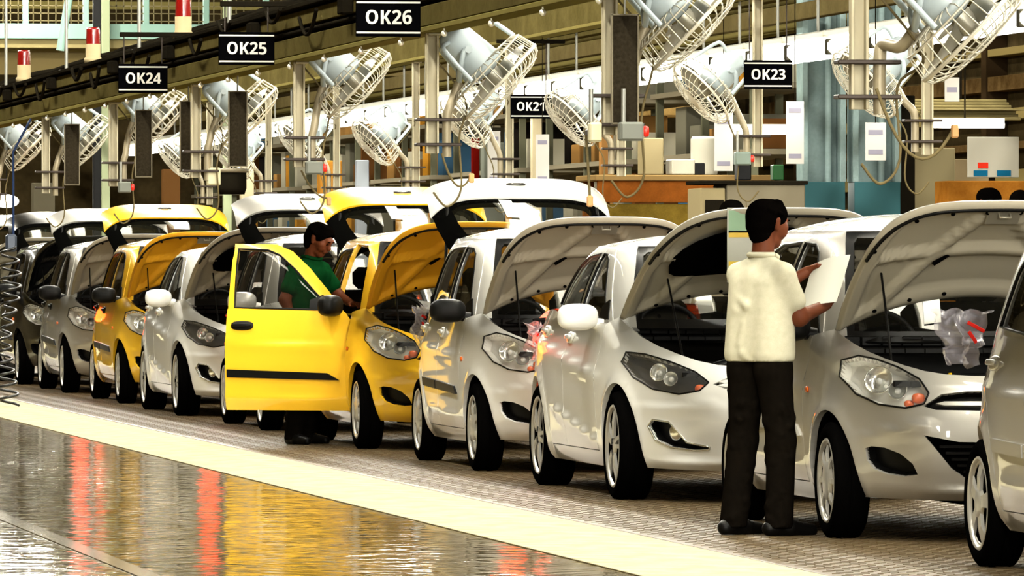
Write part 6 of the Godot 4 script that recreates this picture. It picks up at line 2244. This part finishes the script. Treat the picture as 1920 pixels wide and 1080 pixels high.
func person(label: String, at: Vector3, F: Vector3, P: Dictionary, shirt: Material, trousers: Material, fine: bool, group := "") -> Node3D:
	var o := thing("person", label, "person", at, group)
	var f := F.normalized()
	var r := f.cross(Vector3.UP)
	var W := func(v: Vector3) -> Vector3: return r * v.x + Vector3.UP * v.y + f * v.z
	var J := {}
	for q in P:
		if P[q] is Vector3:
			J[q] = W.call(P[q])
	var cell := 0.011 if fine else 0.02
	var skin := mat("skin", Color(0.36, 0.185, 0.105), 0.55)
	var hair := mat("black hair", Color(0.014, 0.011, 0.009), 0.9)
	# bare body: head, neck, trunk, arms and legs in one piece
	var hf: Vector3 = W.call(P.look).normalized()
	var hr := hf.cross(Vector3.UP).normalized()
	var hu := hr.cross(hf)
	var hc: Vector3 = J.head
	var bones := [[J.neck - Vector3(0, 0.03, 0), hc - hu * 0.05 - hf * 0.015, 0.055, 0.05]]
	for s in [["r", 1.0], ["l", -1.0]]:
		var k: String = s[0]
		bones.append([J.neck - Vector3(0, 0.05, 0), J["sh_" + k], 0.045, 0.045])
		bones.append([J["sh_" + k], J["el_" + k], 0.047, 0.039])
		bones.append([J["el_" + k], J["wr_" + k], 0.040, 0.026])
		bones.append([J["sh_" + k] * 0.62 + J.neck * 0.38 - Vector3(0, 0.12, 0), J["hip_" + k], 0.07, 0.07])
		bones.append([J["hip_" + k], J["kn_" + k], 0.075, 0.052])
		bones.append([J["kn_" + k], J["an_" + k], 0.052, 0.036])
	var body := nets(bones, 0.03, cell * 1.15)
	var hd := [[hc + hu * 0.025 - hf * 0.02, hc + hu * 0.02 + hf * 0.015, 0.077, 0.074], [hc + hu * 0.01 + hf * 0.03, hc - hu * 0.065 + hf * 0.045, 0.06, 0.042], [hc - hu * 0.07 + hf * 0.05, hc - hu * 0.085 + hf * 0.065, 0.032, 0.024], [hc + hu * 0.012 + hf * 0.095, hc - hu * 0.022 + hf * 0.108, 0.009, 0.014], [hc + hu * 0.03 + hf * 0.085 - hr * 0.035, hc + hu * 0.03 + hf * 0.085 + hr * 0.035, 0.016, 0.016], [hc - hu * 0.052 + hf * 0.092 - hr * 0.018, hc - hu * 0.052 + hf * 0.092 + hr * 0.018, 0.010, 0.010]]
	for s in [-1.0, 1.0]:
		hd.append([hc + hr * 0.078 * s + hu * 0.018 - hf * 0.01, hc + hr * 0.075 * s - hu * 0.022, 0.016, 0.011])
		hd.append([hc + hr * 0.045 * s - hu * 0.01 + hf * 0.06, hc + hr * 0.04 * s - hu * 0.03 + hf * 0.065, 0.03, 0.028])
	hd.append([hc - hu * 0.05 - hf * 0.015, J.neck - Vector3(0, 0.02, 0), 0.05, 0.054])
	body.add(nets(hd, 0.018, 0.0055 if fine else 0.012))
	if fine:
		for s in [["r", 1.0], ["l", -1.0]]:
			var hb := hand_bones(J["wr_" + s[0]], J["hand_" + s[0]], W.call(P["palm_" + s[0]]), s[1], P.get("curl_" + s[0], 0.35))
			hb.append([J["wr_" + s[0]].lerp(J["el_" + s[0]], 0.2), J["wr_" + s[0]], 0.027, 0.024])
			body.add(nets(hb, 0.008, 0.0042))
	else:
		for k in ["r", "l"]:
			body.add(nets([[J["wr_" + k], J["hand_" + k], 0.026, 0.022]], 0.01, 0.012))
	var bn := part(o, "body", body.mesh(), skin)
	if fine:
		var eyes := MB.new()
		for s in [-1.0, 1.0]:
			eyes.ball(hc + hr * 0.032 * s + hu * 0.006 + hf * 0.088, Vector3(0.013, 0.008, 0.008), Basis(hr, hu, -hf), 1.0, 10, 6)
			eyes.box(hc + hr * 0.034 * s + hu * 0.03 + hf * 0.099, Vector3(0.036, 0.007, 0.008), Basis(hr, hu, -hf))
		part(o, "eyes_and_brows", eyes.mesh(), hair)
	# hair: a cap over the skull, open at the face
	var hb2 := [[hc + hu * 0.032 - hf * 0.025, hc + hu * 0.042 + hf * 0.022, 0.088, 0.082], [hc - hu * 0.02 - hf * 0.045, hc - hu * 0.05 - hf * 0.04, 0.068, 0.055]]
	for i in (26 if fine else 6):
		# short uneven tufts
		var a := TAU * i * 0.381966
		var e := 0.25 + 0.75 * fposmod(i * 0.618, 1.0)
		var d := (hr * cos(a) * sqrt(1.0 - e * e * 0.8) + hf * sin(a) * sqrt(1.0 - e * e * 0.8) * 0.9 + hu * e).normalized()
		hb2.append([hc + hu * 0.03 + d * 0.076, hc + hu * 0.03 + d * 0.097 - hu * 0.006 + hr * 0.006, 0.015, 0.009])
	var hm := nets(hb2, 0.014, 0.006 if fine else 0.014, [[(hf * 0.86 - hu * 0.52).normalized(), hc + hf * 0.062 + hu * 0.030]])
	part(o, "hair", hm.mesh(), hair)
	# shirt
	var sb := []
	for k in ["r", "l"]:
		var mid: Vector3 = J["sh_" + k] * 0.55 + J.neck * 0.45
		sb.append([mid - Vector3(0, 0.10, 0), J["hip_" + k] + Vector3(0, 0.02, 0), 0.098, 0.106])
		sb.append([J.neck - Vector3(0, 0.055, 0), J["sh_" + k], 0.058, 0.050])
		sb.append([J["sh_" + k], J["sh_" + k].lerp(J["el_" + k], 0.62), 0.052, 0.060])
	sb.append([J.neck - Vector3(0, 0.14, 0), (J.hip_r + J.hip_l) * 0.5 + Vector3(0, 0.04, 0), 0.105, 0.10])
	var rs := RandomNumberGenerator.new()
	rs.seed = 21
	for i in 12:
		# soft uneven folds round the waist and back
		var a := rs.randf_range(0.0, TAU)
		var y := rs.randf_range(0.86, 1.12)
		var da := rs.randf_range(-0.9, 0.9)
		var dy := rs.randf_range(-0.14, 0.14)
		sb.append([W.call(Vector3(cos(a) * 0.135, y, sin(a) * 0.088)), W.call(Vector3(cos(a + da) * 0.13, y + dy, sin(a + da) * 0.084)), 0.016, 0.008])
	var sm := nets(sb, 0.028, cell, [[Vector3.DOWN, Vector3(0, P.hem, 0)]])
	var sh := part(o, "shirt", sm.mesh(), shirt)
	var col := MB.new()
	var cp := []
	for i in 21:
		var a := TAU * i / 20
		cp.append(J.neck + Vector3(0, -0.012, 0) + r * cos(a) * 0.068 + f * (sin(a) * 0.066 + 0.004) - Vector3(0, 0.018 * maxf(0.0, sin(a)), 0))
	col.tube(cp, 0.013, 8, false)
	part(sh, "collar", col.mesh(), shirt)
	# trousers
	var tb := []
	for k in ["r", "l"]:
		tb.append([J["hip_" + k] + Vector3(0, 0.03, 0), J["hip_" + k] - Vector3(0, 0.06, 0), 0.090, 0.092])
		tb.append([J["hip_" + k] - Vector3(0, 0.05, 0), J["kn_" + k], 0.090, 0.070])
		tb.append([J["kn_" + k], J["an_" + k] - Vector3(0, 0.03, 0), 0.071, 0.066])
		var rg := RandomNumberGenerator.new()
		rg.seed = 5 + (1 if k == "r" else 0)
		for i in 16:
			# uneven creases round knee, seat and ankle
			var up: bool = i % 3 == 0
			var p: Vector3 = (J["hip_" + k].lerp(J["kn_" + k], rg.randf_range(0.1, 0.9)) if up else J["kn_" + k].lerp(J["an_" + k], rg.randf_range(0.0, 1.0)))
			var a := rg.randf_range(0.0, TAU)
			var d0 := (r * cos(a) + f * sin(a)) * (0.070 if up else 0.058)
			var d1 := (r * cos(a + 1.3) + f * sin(a + 1.3)) * (0.070 if up else 0.058)
			tb.append([p + d0, p + d1 + Vector3(0, rg.randf_range(-0.09, 0.09), 0), 0.018, 0.009])
	var tm := nets(tb, 0.022, cell, [[Vector3.DOWN, Vector3(0, 0.035, 0)]])
	part(o, "trousers", tm.mesh(), trousers)
	# shoes
	for k in ["r", "l"]:
		var td: Vector3 = W.call(P["toe_" + k]).normalized()
		var an: Vector3 = J["an_" + k]
		var base := Vector3(an.x, 0, an.z)
		var sd := td.cross(Vector3.UP)
		var bo := [[base - td * 0.05 + Vector3(0, 0.035, 0), base + td * 0.05 + Vector3(0, 0.036, 0), 0.038, 0.044], [base + td * 0.05 + Vector3(0, 0.034, 0), base + td * 0.17 + Vector3(0, 0.025, 0), 0.043, 0.031], [base - td * 0.02 + Vector3(0, 0.05, 0), base - td * 0.01 + Vector3(0, 0.09, 0), 0.042, 0.042]]
		for i in 4:
			var p := base + td * (0.03 + 0.025 * i) + Vector3(0, 0.076 - 0.007 * i, 0)
			bo.append([p - sd * 0.02, p + sd * 0.02, 0.006, 0.006])
		part(o, "shoe", nets(bo, 0.014, 0.007 if fine else 0.014, [[Vector3.DOWN, Vector3(0, 0.002, 0)]]).mesh(), mat("black shoe", Color(0.02, 0.017, 0.014), 0.45))
	return o


func people() -> void:
	var cream := mottled("cream cotton", Color(0.67, 0.655, 0.565), Color(0.74, 0.725, 0.64), 0.85, 0.25, 91)
	var green := mottled("green cotton", Color(0.03, 0.18, 0.08), Color(0.045, 0.23, 0.105), 0.85, 0.25, 92)
	var navy := mottled("dark cotton", Color(0.035, 0.028, 0.020), Color(0.065, 0.052, 0.038), 0.62, 0.2, 93)
	var stand := {
		"head": Vector3(0, 1.478, 0.05), "look": Vector3(0.05, -0.12, 1), "neck": Vector3(0, 1.345, 0.02),
		"sh_r": Vector3(0.155, 1.24, 0.0), "el_r": Vector3(0.19, 1.035, 0.07), "wr_r": Vector3(0.165, 1.095, 0.295), "hand_r": Vector3(0.13, 1.125, 0.37),
		"sh_l": Vector3(-0.155, 1.24, 0.02), "el_l": Vector3(-0.17, 1.12, 0.21), "wr_l": Vector3(-0.03, 1.255, 0.375), "hand_l": Vector3(0.01, 1.29, 0.45),
		"palm_r": Vector3(-0.5, 0.8, 0.1), "palm_l": Vector3(0.5, -0.8, 0.2), "curl_r": 0.45, "curl_l": 0.55,
		"hip_r": Vector3(0.085, 0.845, 0), "kn_r": Vector3(0.11, 0.45, 0.03), "an_r": Vector3(0.125, 0.075, 0.0),
		"hip_l": Vector3(-0.085, 0.845, 0), "kn_l": Vector3(-0.105, 0.45, 0.0), "an_l": Vector3(-0.125, 0.075, -0.05),
		"toe_r": Vector3(0.35, 0, 0.9), "toe_l": Vector3(0.1, 0, 1), "hem": 0.825,
	}
	person("man in cream polo shirt and dark trousers holding a paper sheet", Vector3(6.50, 0.008, -33.6), Vector3(0.8, 0, -0.6), stand, cream, navy, true)
	var bend := stand.duplicate()
	bend.merge({
		"head": Vector3(0.03, 1.46, 0.15), "look": Vector3(-0.15, -0.55, 1), "neck": Vector3(0.01, 1.35, 0.075),
		"sh_r": Vector3(0.16, 1.245, 0.04), "el_r": Vector3(0.235, 1.03, 0.0), "wr_r": Vector3(0.215, 0.83, 0.08), "hand_r": Vector3(0.20, 0.76, 0.12),
		"sh_l": Vector3(-0.16, 1.245, 0.06), "el_l": Vector3(-0.21, 1.06, 0.16), "wr_l": Vector3(-0.12, 1.0, 0.34), "hand_l": Vector3(-0.09, 1.0, 0.41),
		"palm_r": Vector3(-1, 0, 0), "palm_l": Vector3(0.2, -1, 0), "curl_r": 0.3, "curl_l": 0.4,
	}, true)
	person("man in green shirt looking down behind the open yellow door", Vector3(6.55, 0.008, -51.0), Vector3(0.75, 0, 0.66), bend, green, navy, true)
	# men on low steps behind the line, only their heads show
	var grey := mat("drab cotton", Color(0.42, 0.38, 0.28), 0.85)
	var steps := [[12.27, -54.0, 0.28, Vector3(-0.6, 0, -1), "dark-haired man at the right edge, left one of the pair"], [12.62, -54.6, 0.27, Vector3(0.3, 0, -1), "dark-haired man at the very right edge of the picture"], [9.46, -50.0, 0.15, Vector3(0.5, 0, -1), "man hidden behind the raised bonnet of the white sedan"]]
	for q in steps:
		var st := thing("step_stand", "low steel step stand under the " + q[4].get_slice(",", 0), "step", Vector3(q[0], 0, q[1]))
		part(st, "tread", box_mesh(Vector3(0.7, 0.04, 0.6), 0.004, Vector3(0, q[2] - 0.02, 0)), mat("galvanised steel", Color(0.55, 0.55, 0.52), 0.45, 0.6))
		for x in [-0.31, 0.31]:
			for z in [-0.26, 0.26]:
				part(st, "leg", box_mesh(Vector3(0.04, q[2] - 0.04, 0.04), 0.004, Vector3(x, (q[2] - 0.04) * 0.5, z)), mat("galvanised steel", Color(0.55, 0.55, 0.52), 0.45, 0.6))
		person(q[4], Vector3(q[0], q[2], q[1]), q[3], stand, grey, navy, false)
